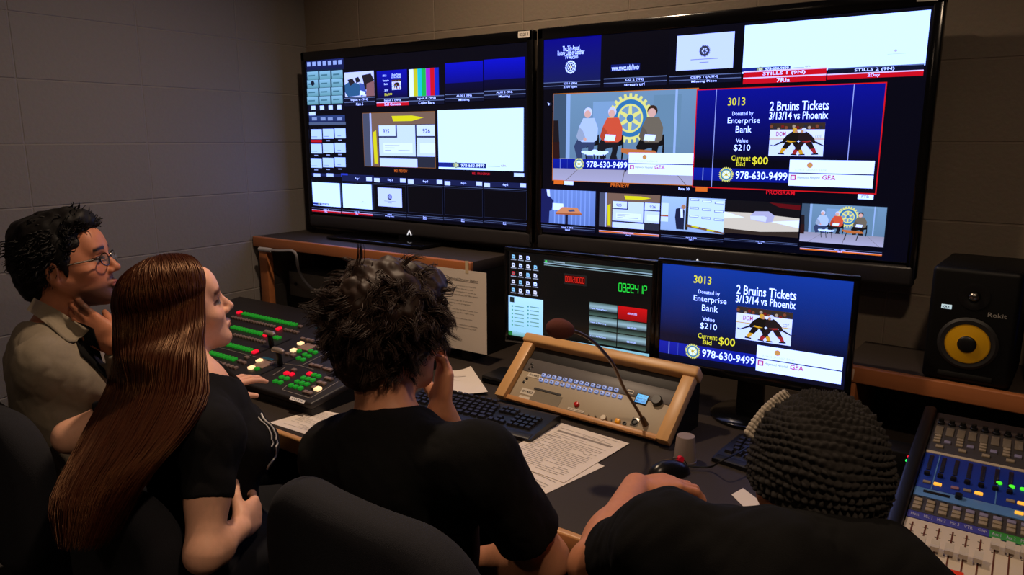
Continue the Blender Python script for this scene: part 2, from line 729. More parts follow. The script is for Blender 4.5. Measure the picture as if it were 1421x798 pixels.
def draw_bid(p, b, top=(18, 56, 164), low=(8, 12, 40)):
    """the auction title page, b is the whole page"""
    S = lambda *f: p.sub(b, f)
    x0, y0, x1, y1 = b
    ym = y0 + (y1 - y0) * .72
    p.brect((x0, y0, x1, ym), top, low)
    p.brect((x0, ym, x1, y1), low)
    p.btext('3013', S(.185, .085, .285, .165), (232, 226, 60), True)
    p.btext('Donated by', S(.215, .225, .335, .275), (236, 240, 255))
    p.btext('Enterprise', S(.19, .285, .375, .36), (245, 248, 255))
    p.btext('Bank', S(.24, .37, .33, .435), (245, 248, 255))
    p.btext('Value', S(.245, .495, .315, .535), (236, 240, 255))
    p.btext('$210', S(.235, .555, .33, .625), (245, 248, 255))
    p.btext('Current', S(.225, .665, .335, .72), (232, 226, 60), True)
    p.btext('Bid', S(.255, .73, .305, .775), (232, 226, 60), True)
    p.btext('$00', S(.345, .675, .435, .765), (240, 232, 60), True)
    p.btext('2 Bruins Tickets', S(.425, .135, .735, .225), (248, 250, 255), True)
    p.btext('3/13/14 vs Phoenix', S(.425, .235, .735, .31), (248, 250, 255), True)
    draw_hockey(p, S(.435, .345, .725, .665))
    lower_third(p, S(0, .80, .555, .93))
    sponsor_block(p, S(.555, .70, .985, .955))


def draw_panel_show(p, b, thirds):
    """three people on chairs in front of a big gear wheel; b is the picture's box"""
    p.brect(b, (112, 148, 190), (96, 128, 168))
    x0, y0, x1, y1 = b
    hh = abs(y1 - y0)
    for i, q in enumerate(((.0, .0, .1, .8, (62, 84, 116)), (.1, .0, .13, .8, (142, 172, 206)), (.3, .1, .5, .5, (126, 162, 204)), (.72, .05, .9, .6, (104, 140, 180)), (.86, .0, .875, .8, (150, 178, 208)))):
        p.brect(p.sub(b, q[:4]), q[4])
    p.brect(p.sub(b, (0, .74, 1, 1)), (150, 146, 154), (172, 166, 172))
    for q in ((.28, .74, .1, 1), (.55, .74, .52, 1), (.8, .74, .95, 1)):
        p.fpoly(b, [(q[0], q[1]), (q[0] + .004, q[1]), (q[2] + .006, 1), (q[2], 1)], (104, 98, 108))
    p.fpoly(b, [(.0, .3), (.04, .3), (.055, .74), (.0, .78)], (28, 22, 30))
    p.brect(p.sub(b, (.0, .55, .05, .8)), (44, 20, 22))
    p.gear(x0 + (x1 - x0) * .565, y0 + (y1 - y0) * .29, hh * .27, rim=(50, 120, 190), tooth=(228, 226, 130), web=(120, 156, 196), hub=(60, 120, 190))
    for cx, top, hair, hw, legs, paper in ((.27, (178, 194, 206), (206, 206, 210), .052, (52, 66, 112), False), (.445, (214, 84, 62), (206, 200, 196), .05, (26, 26, 36), True), (.72, (112, 104, 98), (58, 36, 28), .058, (20, 20, 26), True)):
        P = lambda pts, c: p.fpoly(b, [(cx + x * .82, .22 + (y - .245) * .80) for x, y in pts], c)
        P([(-.03, .64), (.095, .55), (.1, .8), (.09, .92), (.08, .92), (.085, .7), (-.02, .74)], (16, 16, 22))
        P([(-.1, .62), (.06, .6), (.065, .68), (-.06, .76), (-.05, .88), (-.1, .9), (-.13, .72)], legs)
        P([(.0, .66), (.06, .66), (.04, .84), (.05, .9), (-.02, .9), (-.0, .78)], legs)
        P([(-.05, .32), (.05, .32), (.085, .46), (.08, .62), (.05, .66), (-.06, .66), (-.1, .6), (-.085, .44)], top)
        P([(-.085, .44), (-.05, .5), (-.02, .62), (-.09, .64), (-.11, .58)], tuple(int(x * .86) for x in top))
        p.fcirc(b, cx - .005, .215, hw * 1.05, hair)
        p.fcirc(b, cx - .008, .235, hw * .84, (222, 172, 150))
        p.fcirc(b, cx - .025, .52, .022, (220, 168, 146), n=8)
        if paper:
            P([(-.06, .55), (.03, .56), (.02, .64), (-.07, .63)], (226, 230, 238))
    p.fcirc(b, .32, .66, .05, (226, 234, 232), ry=.025)
    p.fpoly(b, [(.22, .65), (.42, .65), (.42, .67), (.39, .7), (.26, .7), (.22, .67)], (222, 230, 230))
    for x in (.25, .31, .38):
        p.fpoly(b, [(x, .69), (x + .008, .69), (x + .02, .86), (x + .012, .86)], (20, 20, 28))
    p.fpoly(b, [(.51, .62), (.74, .64), (.77, .69), (.6, .71), (.51, .66)], (196, 112, 62))
    for x in (.56, .7):
        p.fpoly(b, [(x, .69), (x + .01, .69), (x - .01, .88), (x - .02, .88)], (20, 20, 28))
    if thirds:
        lower_third(p, p.sub(b, (0, .745, .565, .86)))
        sponsor_block(p, p.sub(b, (.565, .665, 1, .9)))


def draw_board(p, b, wheel=False):
    """item board with numbered cards and yellow paper arrows"""
    p.brect(b, (122, 96, 88))
    p.brect(p.sub(b, (0, 0, .12, 1)), (74, 80, 112))
    p.brect(p.sub(b, (.1, 0, .125, 1)), (176, 186, 214))
    p.fpoly(b, [(.42, .06), (.7, .06), (.86, .1), (.7, .16), (.44, .16)], (226, 220, 30))
    p.fpoly(b, [(.14, .36), (.19, .32), (.2, .95), (.15, .95)], (222, 216, 30))
    p.brect(p.sub(b, (.22, .22, 1, 1)), (40, 44, 66))
    for x0, x1 in ((.23, .74), (.76, 1)):
        p.brect(p.sub(b, (x0, .23, x1, .80)), (206, 216, 240))
        p.brect(p.sub(b, (x0, .84, min(x1, .49), 1)), (206, 216, 240))
    p.brect(p.sub(b, (.51, .84, .74, 1)), (206, 216, 240))
    p.brect(p.sub(b, (.22, .23, .49, .46)), (40, 44, 66))
    p.brect(p.sub(b, (.23, .23, .47, .43)), (214, 222, 244))
    p.brect(p.sub(b, (.76, .23, 1, .43)), (214, 222, 244))
    p.brect(p.sub(b, (.76, .43, 1, .46)), (40, 44, 66))
    p.btext('925', p.sub(b, (.29, .3, .38, .38)), (70, 74, 96), True)
    p.btext('926', p.sub(b, (.84, .3, .94, .38)), (70, 74, 96), True)
    p.brect(p.sub(b, (.29, .56, .70, .74)), (228, 232, 246))
    for i, (xa, xb) in enumerate(((.31, .52), (.31, .45), (.31, .40))):
        p.brect(p.sub(b, (xa, .60 + i * .045, xb, .612 + i * .045)), (150, 160, 190))
    p.brect(p.sub(b, (.5, .69, .66, .705)), (150, 160, 190))
    p.brect(p.sub(b, (.8, .56, 1, .74)), (228, 232, 246))


def caption(p, b, top, bottom, lit=None):
    """the two label bars under a window; b: box of both bars"""
    for i, t in enumerate((top, bottom)):
        q = p.sub(b, (0, .5 * i, 1, .5 * i + .5))
        on = lit is not None and (lit[1] if i else lit[0])
        p.brect(q, lit[2] if on else (12, 16, 44))
        p.brect(p.sub(q, (0, 0, 1, .2)), (232, 200, 200) if on else (92, 108, 166))
        if t:
            ht = abs(q[3] - q[1]) * .64
            w = min(.9, len(t) * ht * .78 / abs(q[2] - q[0]))
            p.btext(t, p.sub(q, (.5 - w / 2, .28, .5 + w / 2, .92)), (230, 234, 250), True)


def draw_emblem_card(p, b):
    p.brect(b, (202, 210, 248))
    x0, y0, x1, y1 = b
    p.gear((x0 + x1) / 2, y0 + (y1 - y0) * .48, abs(y1 - y0) * .17, rim=(60, 64, 92), tooth=(40, 42, 66), hub=(60, 64, 92))
    p.brect(p.sub(b, (.26, .7, .74, .72)), (120, 128, 170))
    p.brect(p.sub(b, (.42, .79, .58, .81)), (120, 128, 170))


def draw_blank_still(p, b, band):
    p.brect(b, (222, 244, 255))
    if band:
        q = p.sub(b, (0, .885, .16, .965))
        p.brect(q, (24, 40, 150))
        p.brect(p.sub(b, (.16, .885, .58, .965)), (30, 46, 120))
        p.btext('978-630-9499', p.sub(b, (.28, .895, .56, .955)), (240, 244, 255), True)
        x0, y0, x1, y1 = b
        p.gear(x0 + (x1 - x0) * .22, y0 + (y1 - y0) * .925, abs(y1 - y0) * .06, rim=(60, 120, 180), tooth=(200, 206, 110), web=(220, 226, 190))
        p.brect(p.sub(b, (.6, .925, .74, .935)), (150, 150, 180))
        p.btext('GFA', p.sub(b, (.75, .9, .81, .935)), (150, 60, 110), True)
    else:
        p.fcirc(b, .7, .70, .025, (190, 180, 180))
        p.brect(p.sub(b, (.62, .755, .8, .765)), (196, 206, 214))


def base_panel(p, u0, v0, u1, v1):
    p.rect(u0, v0, u1, v1, NAVY)


# ================================================================== WALL OF TELEVISIONS
TVY = 2.10
TW, TH = 1.162, 0.727


def television(label, xc, zc, standing):
    t = thing('television', label, 'television', (xc, TVY, zc - TH / 2), 'televisions side by side on the end wall')
    z0 = TH / 2
    f = MB()
    sw, sh, up = 1.108, 0.625, 0.0125          # glass, and its shift upwards
    # bezel: four bars round the glass and the deep lower strip
    f.ab(np.array((-TW / 2, 0, z0 + TH / 2)), np.array((TW / 2, .03, z0 + up + sh / 2)), .006)
    f.ab(np.array((-TW / 2, 0, 0.062)), np.array((TW / 2, .03, z0 + up - sh / 2)), .004)
    for s in (-1, 1):
        f.ab(np.array((s * TW / 2, 0, 0.02)), np.array((s * sw / 2, .03, TH)), .006)
    f.build('bezel', M_gloss, t)
    MB().ab(np.array((-TW / 2 + .004, -.002, 0)), np.array((TW / 2 - .004, .03, .058)), .012, 3).build('lower_strip', mat('smoked_grey_strip', (46, 44, 46), rough=0.3), t)
    MB().ab(np.array((-TW / 2 + .02, .025, .03)), np.array((TW / 2 - .02, .075, TH - .03)), .02).build('rear_cover', M_black, t)
    return t


tvl = television('left television showing the small source windows and colour bars', -0.9405 * 2.1, 1.5 - .006 * 2.1, True)
tvr = television('right television showing the large preview and program windows', -0.380 * 2.1, 1.5 - .006 * 2.1, False)
# ---- artwork of the right television
p = Panel2D((0, TVY + .004, 0), (1, 0, 0), (0, 0, 1))
xr = -0.380 * 2.1
p.brect((xr - .556, 1.5 + .3125, xr + .556, 1.5 - .3125), NAVY)
p.rect(752, 54, 833, 117, (2, 2, 140), (20, 28, 86))
p.text('The 35th Annual', 781, 64, 804, 69.5, WHITE, True)
p.text('Rotary Club of Gardner', 774, 70.5, 811, 77, WHITE, True)
p.text('TV Auction', 784, 76.5, 802, 81, WHITE, True)
p.pgear(792, 93, 9.3, rim=(70, 90, 170), tooth=(236, 238, 230), web=(40, 40, 90), hub=(220, 190, 80))
caption(p, p.box(752, 115, 833, 121), 'CG 1 (9N)', '2104 open')
p.rect(838, 48, 926, 111, (2, 3, 16))
p.rect(848, 90, 888, 97, (10, 26, 110))
p.text('www.mwcc.edu/livetv', 849, 91, 887, 96.3, WHITE, True)
caption(p, p.box(838, 109, 925, 117.5), 'CG 2 (9N)', 'stream url')
draw_emblem_card(p, p.box(940, 50, 1017, 94))
caption(p, p.box(929, 106, 1028, 113), 'CLIPS 1 (A,9N)', 'Missing Piece')
draw_blank_still(p, p.box(1034, 35.5, 1148, 96.5), True)
caption(p, p.box(1032, 99, 1146, 112), 'STILLS 1 (9N)', '7Ria', (True, True, (206, 10, 34)))
draw_blank_still(p, p.box(1153, 25.5, 1284, 90.5), False)
caption(p, p.box(1149, 95, 1281, 105), 'STILLS 2 (9N)', '2Day', (False, True, (206, 10, 34)))
b = p.box(768.5, 131, 962.5, 257)
p.bframe(b, (196, 110, 40), .0022)
draw_panel_show(p, b, True)
p.text('PREVIEW', 848, 254, 873.5, 260.5, (226, 110, 40), True)
p.rect(769, 249.5, 782, 256, (224, 110, 40))
p.rect(783.5, 251, 796, 257, (226, 232, 244))
p.text('Rate: 30', 942, 260, 957, 264, WHITE, True)
b = p.box(968.5, 125.5, 1214.5, 268.3)
p.bframe(b, (214, 20, 30), .003)
p.brect(b, (8, 16, 150), (6, 6, 22))
S = lambda *f: p.sub(b, f)
draw_bid(p, b, (6, 14, 150), (4, 5, 22))
p.brect(S(.113, 0, .117, 1), (150, 160, 220))
p.brect(S(.85, 0, .854, .7), (150, 160, 220))
p.text('PROGRAM', 1064, 263.5, 1103, 271, (220, 20, 40), True)
p.rect(966, 259, 982, 266, (224, 110, 40))
p.rect(1191, 269.5, 1212, 277, (226, 240, 250))
p.text('FTB', 1196, 271, 1206, 275, (90, 100, 120), True)
# bottom row of camera windows
b = p.box(752, 262, 826, 314)
p.brect(b, (112, 144, 230), (96, 126, 214))
for i in range(9):
    p.brect(p.sub(b, (.25 + i * .08, 0, .27 + i * .08, 1)), (128, 160, 240))
p.fpoly(b, [(0, 0), (.1, 0), (.18, .25), (.24, .32), (.2, .62), (.16, .64), (.15, 1), (0, 1)], (22, 30, 96))
p.fpoly(b, [(.1, .0), (.16, .0), (.17, .22), (.12, .2)], (220, 224, 236))
p.fpoly(b, [(.22, .4), (.42, .4), (.43, .6), (.22, .6)], (226, 234, 238))
p.fpoly(b, [(.4, .5), (.68, .5), (.76, .66), (.28, .68)], (214, 140, 104))
p.fpoly(b, [(.28, .68), (.76, .66), (.76, .71), (.28, .73)], (170, 92, 60))
p.fpoly(b, [(.5, .58), (.62, .55), (.64, .61), (.54, .63)], (70, 80, 130))
p.brect(p.sub(b, (.46, .72, .51, 1)), (20, 24, 60))
caption(p, p.box(752, 311, 826, 323), 'Input 1 (9N)', 'Cam 1')
b = p.box(833, 267, 915, 320)
draw_board(p, b)
caption(p, p.box(832, 319, 915, 331), 'Input 2 (9N)', 'Cam 2', (True, False, (222, 110, 36)))
b = p.box(919, 272, 1005, 325)
p.brect(b, (168, 196, 226), (150, 176, 206))
p.brect(p.sub(b, (0, .2, .12, .75)), (206, 220, 236))
p.brect(p.sub(b, (0, .55, .12, .6)), (170, 96, 70))
p.fpoly(b, [(.24, .35), (.34, .3), (.38, .4), (.38, .95), (.26, .95), (.23, .6)], (28, 34, 70))
p.fpoly(b, [(.31, .34), (.35, .34), (.36, .6), (.32, .6)], (228, 230, 240))
p.fcirc(b, .36, .28, .07, (176, 130, 108))
p.fpoly(b, [(.42, 0), (1, .06), (1, .95), (.42, .78)], (206, 222, 210))
p.brect(p.sub(b, (.40, 0, .44, .95)), (36, 32, 30))
for i in range(3):
    for j in range(3):
        q = p.sub(b, (.46 + j * .19, .03 + i * .24 + j * .03, .60 + j * .19, .09 + i * .24 + j * .03))
        p.brect(q, (60, 70, 72))
        p.brect(p.sub(q, (.06, .15, .94, .8)), (226, 234, 232))
p.fpoly(b, [(.42, .78), (1, .95), (1, 1), (.42, .86)], (120, 84, 60))
p.fpoly(b, [(.5, .8), (.62, .84), (.6, .88), (.5, .85)], (214, 210, 40))
p.fpoly(b, [(.74, .88), (.88, .9), (.84, .95), (.74, .93)], (214, 210, 40))
caption(p, p.box(918, 325, 1004, 337), 'Input 3 (9N)', 'Cam 3')
b = p.box(1007, 277, 1108, 330)
p.brect(b, (16, 16, 24), (20, 14, 20))
p.fpoly(b, [(.6, .02), (1, .06), (1, .2), (.75, .16)], (96, 12, 22))
p.fpoly(b, [(0, .36), (.35, .35), (1, .44), (1, .82), (.5, .9), (0, .86)], (214, 200, 162))
p.fpoly(b, [(0, .36), (.28, .5), (0, .56)], (240, 240, 226))
p.fpoly(b, [(.62, .58), (1, .5), (1, .72)], (236, 236, 222))
p.fpoly(b, [(0, .86), (.5, .9), (1, .82), (1, 1), (0, 1)], (52, 42, 40))
p.fpoly(b, [(.36, .42), (.42, .3), (.6, .28), (.68, .4), (.66, .58), (.58, .62), (.37, .56)], (178, 172, 178))
p.fpoly(b, [(.36, .44), (.54, .42), (.58, .46), (.57, .6), (.37, .55)], (212, 210, 218))
caption(p, p.box(1006, 330, 1107, 342), 'Input 4 (9N)', 'Cam 4')
b = p.box(1114, 282, 1226, 343)
draw_panel_show(p, b, False)
caption(p, p.box(1111, 341, 1224, 355), 'Input 5 (9N)', 'Cam 5', (False, True, (224, 110, 36)))
p.poly([p.P(*q) for q in ((761, 142), (764, 144), (763, 147))], (220, 226, 240))
p.build('screen', M_scr, tvr)
# ---- artwork of the left television
p = Panel2D((0, TVY + .004, 0), (1, 0, 0), (0, 0, 1))
xl = -0.9405 * 2.1
p.brect((xl - .556, 1.5 + .3125, xl + .556, 1.5 - .3125), NAVY)
p.rect(425, 81.5, 477, 96, (28, 40, 110), (18, 24, 70))
for i in range(7):
    p.rect(426 + i * 7.2, 86.5 - i * .5, 431 + i * 7.2, 92 - i * .5, (150, 170, 220))
p.rect(425, 97.5, 477, 143, (18, 34, 70))
for i in range(4):
    for j in range(3):
        u, v = 426.2 + j * 17, 100 + i * 11.6 - j * .9
        p.rect(u, v, u + 15.6, v + 10.2, (140, 190, 210), (100, 158, 184))
        p.rect(u + 2, v + 4.4, u + 11, v + 5.8, (70, 120, 150))
p.fcirc(p.box(431, 112, 437, 119), .5, .5, .5, (20, 26, 50))
p.rect(427, 146, 477, 152.5, (10, 14, 40))
for i in range(4):
    p.rect(432 + i * 12, 147 - i * .3, 438 + i * 12, 152.4 - i * .3, (206, 220, 246))
p.rect(429, 155.5, 438, 160, (206, 220, 246))
p.rect(429, 161, 479, 168.5, (44, 66, 130), (30, 44, 100))
for u in (433, 445, 455, 468):
    p.rect(u, 163, u + 7, 167, (130, 150, 200))
p.rect(429, 170, 480, 173, (80, 96, 140))
for i in range(3):
    for j in range(3):
        u, v = 431.5 + j * 16.5, 179.5 + i * 20 - j * .6
        p.rect(u, v, u + 15.6, v + 13.5, (190, 212, 250))
        p.rect(u + (j * 2), v + 10, u + 9, v + 10.8, (110, 130, 180))
        p.rect(u + 5, v + 15.5, u + 10, v + 17, (150, 164, 210))
p.rect(431.5, 194, 447, 197.5, (190, 16, 40))
p.rect(433, 240, 519, 247.5, (24, 34, 92))
for u in (435.5, 453.5, 473.5):
    p.rect(u, 240.5, u + 9.5, 245.5, (40, 60, 220) if u > 470 else (190, 206, 238))
# top row of windows
b = p.box(478, 101, 520, 133)
p.brect(b, (206, 206, 220))
p.fpoly(b, [(0, .5), (.2, .35), (.5, .5), (.6, .95), (.1, 1), (0, .8)], (44, 92, 150))
p.fpoly(b, [(.1, .3), (.28, .25), (.35, .42), (.2, .55)], (40, 36, 50))
p.fpoly(b, [(.36, .25), (.48, .2), (.55, .4), (.4, .45)], (30, 30, 44))
p.fpoly(b, [(.5, .45), (.66, .5), (.75, .9), (.55, 1)], (60, 84, 180))
p.fpoly(b, [(.6, .15), (.9, .1), (1, .35), (.95, .6), (.7, .75)], (36, 30, 40))
p.fpoly(b, [(.75, .5), (1, .4), (1, 1), (.72, 1)], (140, 96, 110))
p.fpoly(b, [(.52, .75), (.7, .82), (.68, .95), (.5, .95)], (230, 234, 244))
caption(p, p.box(478, 136, 521, 146), 'Input 6 (9N)', 'Cam 6')
b = p.box(523, 99, 566, 138)
p.brect(b, (6, 14, 190), (6, 6, 24))
p.btext('3013', p.sub(b, (.2, .13, .32, .2)), WHITE, True)
p.btext('Enterprise', p.sub(b, (.2, .3, .4, .38)), WHITE, True)
p.btext('Bank', p.sub(b, (.24, .42, .36, .48)), WHITE, True)
p.btext('$210', p.sub(b, (.25, .62, .36, .7)), WHITE, True)
p.btext('2 Bruins Tickets', p.sub(b, (.48, .12, .8, .19)), WHITE, True)
p.btext('3/13/14 vs Phoenix', p.sub(b, (.48, .21, .8, .27)), WHITE, True)
draw_hockey(p, p.sub(b, (.5, .32, .8, .66)))
p.btext('Bid', p.sub(b, (.25, .76, .37, .85)), (230, 226, 70), True)
p.btext('$00', p.sub(b, (.38, .76, .5, .84)), (230, 226, 70), True)
caption(p, p.box(523, 137, 568, 146), 'Input 7 (9N)', 'Still Camera', (False, True, (206, 14, 40)))
b = p.box(568, 96.5, 610, 134)
for i, c in enumerate(((232, 236, 240), (206, 206, 40), (20, 200, 226), (20, 190, 90), (160, 40, 230), (214, 16, 40), (20, 40, 210))):
    p.brect(p.sub(b, (i / 7, 0, (i + 1) / 7, 1)), c)
caption(p, p.box(568, 134, 617, 144), 'Input 8 (9N)', 'Color Bars')
for u0, u1, t in ((618, 671, 'AUX 1 (9N)'), (672, 729, 'AUX 2 (9N)')):
    v0 = 88 - (u0 - 618) * .09
    p.rect(u0, v0, u1, v0 + 46, (6, 14, 210), (3, 4, 20))
    p.rect(u0, v0 + 28, u1, v0 + 46, (4, 6, 60), (3, 4, 18))
    caption(p, p.box(u0, v0 + 43, u1 + 1, v0 + 52), t, 'Missing')
b = p.box(504, 157.5, 605, 233)
p.bframe(b, (150, 96, 50), .0015)
draw_board(p, b)
p.text('ME1 PREVIEW', 548, 235, 566, 239.5, (214, 104, 40), True)
b = p.box(608, 153, 727, 238)
draw_blank_still(p, b, True)
p.text('ME1 PROGRAM', 656, 239, 680, 243, (206, 24, 50), True)
p.rect(714, 240, 728, 245.5, (206, 220, 246))
# bottom row: keyer windows
cells = ((433, 474), (475, 518), (519, 565), (566, 616), (617, 671), (672, 732))
for i, (u0, u1) in enumerate(cells):
    v0 = 241 + (u0 - 433) * .045
    if i:
        p.rect(u0, v0, u1, v0 + 10, (22, 30, 80))
        p.text('Key %d' % i, (u0 + u1) / 2 - 3, v0 + 3, (u0 + u1) / 2 + 4, v0 + 7, WHITE, True)
    if i > 1:
        p.rect(u0 + 1, v0 + 2, u0 + 9, v0 + 8, (206, 216, 236))
    if i > 0:
        p.rect(u1 - 9, v0 + 2.5, u1 - 1, v0 + 8.5, (206, 216, 236))
    p.rect(u0, v0 + 9.5, u1, v0 + 11.5, (80, 96, 150))
    bb = p.box(u0 + .8, v0 + 11.5, u1 - .5, v0 + 46.5 + i * 1.4)
    if i < 2:
        draw_blank_still(p, bb, i == 0)
    else:
        p.brect(bb, (3, 4, 14))
        p.bframe(bb, (40, 48, 86), .001)
        if i == 2:
            draw_emblem_card(p, p.box(525, 260, 559, 288))
    vb = v0 + 46.5 + i * 1.4
    caption(p, p.box(u0, vb, u1, vb + 9), ('Still 1', 'Still 2', 'Clip 1', 'Black', 'Black', 'Black')[i], ('7Ria', '2Day', 'Missing Piece', 'Black', 'Black', 'Black')[i], (False, True, (196, 16, 36)) if i < 2 else None)
p.build('screen', M_scr, tvl)


def sticker(parent, pts, name='asset_sticker', text=None, c=(214, 208, 200), plane_n=(0, -1, 0), th=.0006):
    """thin label glued on: pts are world corners (TL, TR, BR, BL)"""
    m1 = mat('label_paper', c, rough=0.6, var=0.03)
    mb = MB()
    n = np.array(plane_n, float)
    pts = [np.asarray(q) for q in pts]
    mb.prism([q for q in pts], n * th)
    if text:
        mb.m(1)
        vs, fs = glyphs(text, True)
        lo, hi = vs.min(0), vs.max(0)
        o, ex, ey = pts[3], pts[2] - pts[3], pts[0] - pts[3]
        mb.add([o + ex * (.12 + .76 * (q[0] - lo[0]) / (hi[0] - lo[0])) + ey * (.25 + .5 * (q[1] - lo[1]) / (hi[1] - lo[1])) + n * (th + 3e-4) for q in vs], fs)
    return mb.build(name, [m1, mat('label_ink', (52, 48, 48), var=0)], parent, world=True, smooth=0)


def on_tv(u, v, y=TVY):
    return onY(u, v, y)


sticker(tvl, [on_tv(719, 44), on_tv(735, 42.6), on_tv(735, 51.6), on_tv(719, 52.8)], text='02213')['label'] = 'white asset sticker'
sticker(tvr, [on_tv(1272, -6), on_tv(1302, -7), on_tv(1302, 1), on_tv(1272, 2.4)], text='02214')['label'] = 'white asset sticker'
for t, u, v in ((tvl, 568, 323), (tvr, 967.5, 364)):
    c = onY(u, v, TVY - .004)
    MB().tube([c + (-.010, 0, -.009), c + (0, 0, .009), c + (.010, 0, -.009)], .0022, 6).build('caret_mark', mat('lit_white_mark', (230, 232, 240), emit=.8, var=0), t, world=True)
# stand of the left television on the shelf
mb = MB()
c0 = np.array((-0.9405 * 2.1, 2.13, 1.0985))
mb.box(c0 + (-.10, -.03, .006), (.52, .20, .012), None, .005)
mb.box(c0 + (-.0, .0, .03), (.12, .05, .06), None, .006)
mb.build('stand', M_gloss, tvl, world=True)
# wall bracket of the right television
MB().ab(np.array((xr - .25, TVY + .07, 1.42)), np.array((xr + .25, YB - .003, 1.72)), .004).build('wall_bracket', M_black, tvr, world=True)
MB().ab(np.array((xl - .25, TVY + .07, 1.42)), np.array((xl + .25, YB - .003, 1.72)), .004).build('wall_bracket', M_black, tvl, world=True)
# ================================================================== DESK AND SHELVES
DZ, DY = 0.75, 1.125
desk = thing('control_desk', 'long built-in desk with dark worktop and maple front edge', 'desk', (-.6, DY, 0))
MB().ab(np.array((XL + .003, DY + .012, DZ - .036)), np.array((1.1, YB - .003, DZ)), .001).build('worktop', M_lam, desk, world=True)
MB().ab(np.array((XL + .003, DY - .006, DZ - .044)), np.array((1.1, DY + .0125, DZ + .0012)), .005, 3).build('front_edge', M_woodx, desk, world=True)
for x in (XL + .02, -1.15, -.60, .3, 1.06):
    MB().ab(np.array((x - .014, DY + .12, 0)), np.array((x + .014, YB - .05, DZ - .036)), .002).build('support_panel', M_black, desk, world=True)
MB().ab(np.array((XL + .012, YB - .14, .1)), np.array((1.1, YB - .12, DZ - .036))).build('modesty_panel', M_black, desk, world=True)

# left shelf (hutch) with oak edge
hz = 1.096
hl = thing('desk_shelf', 'dark shelf with oak edge under the left television, grey unit inside', 'shelf', (-2.06, 1.95, DZ), 'raised shelves on the control desk')
MB().ab(np.array((XL + .006, 1.905, hz - .036)), np.array((-1.50, YB - .003, hz)), .001).build('shelf_top', M_lam, hl, world=True)
MB().ab(np.array((XL + .006, 1.885, hz - .042)), np.array((-1.497, 1.9055, hz + .001)), .004, 3).build('front_edge', M_woodh, hl, world=True)
MB().ab(np.array((XL + .03, 1.895, DZ + .0015)), np.array((XL + .082, 1.925, hz - .04)), .002).build('post', M_woodh, hl, world=True)
MB().ab(np.array((-1.55, 1.9, DZ + .0015)), np.array((-1.505, YB - .01, hz - .037)), .002).build('side_panel', M_black, hl, world=True)
MB().ab(np.array((XL + .01, YB - .025, DZ + .0015)), np.array((-1.55, YB - .01, hz - .037))).build('back_panel', M_black, hl, world=True)
ru = thing('rack_unit', 'grey flat rack unit inside the left shelf', 'equipment', (-2.3, 2.0, .84))
MB().ab(np.array((-2.575, 1.99, .836)), np.array((-1.6, 2.18, .943)), .004).build('front_panel', mat('rack_panel_grey', (112, 110, 104), rough=.5), ru, world=True)
MB().ab(np.array((-2.575, 2.0, DZ + .0015)), np.array((-1.6, 2.18, .836)), .002).build('lower_case', M_black, ru, world=True)
for q in (-2.53, -1.65):
    MB().cyl((q, 1.986, .89), (q, 1.992, .89), .007, n=10).build('mounting_screw', M_black, ru, world=True)
# grey lead hooked over the left post
cp = [onY(363, 346, 1.872), onY(374, 347, 1.872), onY(390, 348, 1.874), onY(405, 348, 1.876), onY(411, 354, 1.88), onY(413, 368, 1.90), onY(416, 378, 1.93), onY(423, 390, 1.95), onY(434, 401, 1.96), onY(448, 409, 1.965), onY(462, 411, 1.965), onY(480, 408, 1.97)]
cw = thing('grey_cable', 'grey lead hooked over the left post and drooping behind', 'cable', tuple(cp[0]))


def smooth_path(pts, n=8):
    pts = np.asarray(pts, float)
    out = []
    P = np.vstack([2 * pts[0] - pts[1], pts, 2 * pts[-1] - pts[-2]])
    for i in range(1, len(P) - 2):
        for t in np.linspace(0, 1, n, endpoint=False):
            a, b, c, d = P[i - 1:i + 3]
            out.append(.5 * (2 * b + (c - a) * t + (2 * a - 5 * b + 4 * c - d) * t * t + (3 * b - 3 * c + d - a) * t ** 3))
    out.append(pts[-1])
    return np.array(out)


M_lead = mat('grey_lead', (150, 148, 156), rough=.45)
MB().tube(smooth_path(cp), .0055, 8).build('lead', M_lead, cw, world=True)
MB().cyl(cp[0] + (-.012, 0, 0), cp[1] + (.012, 0, 0), .010, .009, 14).build('plug', mat('pale_plug', (178, 176, 182), rough=.4), cw, world=True)

# right shelf, a little lower and slightly turned
ang = R(-3.4)
rz = 0.94
mr_ = Matrix.Translation((-.352, 1.938, rz)) @ Matrix.Rotation(ang, 4, 'Z')
hr = thing('desk_shelf', 'dark low shelf with oak edge carrying the loudspeaker', 'shelf', mr_, 'raised shelves on the control desk')
MB().ab(np.array((0, .02, -.034)), np.array((1.35, .275, 0)), .001).build('shelf_top', M_lam, hr)
MB().ab(np.array((-.004, 0, -.042)), np.array((1.352, .0205, .001)), .004, 3).build('front_edge', M_woodh, hr)
MB().ab(np.array((.002, .004, -rz + DZ + .0015)), np.array((.045, .26, -.035)), .002).build('side_panel', M_woodh, hr)
MB().ab(np.array((1.3, .004, -rz + DZ + .0015)), np.array((1.345, .26, -.035)), .002).build('side_panel', M_woodh, hr)
MB().ab(np.array((.045, .25, -rz + DZ + .0015)), np.array((1.3, .262, -.035))).build('back_panel', M_black, hr)
MB().box((.033, -.0006, -.02), (.013, .0012, .028), Matrix.Rotation(R(4), 3, 'Y'), .0004).build('clear_tape', mat('clear_tape', (206, 176, 150), rough=.2, var=.1), hr)
mq = Matrix.Translation((-.352, 1.938, rz)) @ Matrix.Rotation(ang, 4, 'Z')

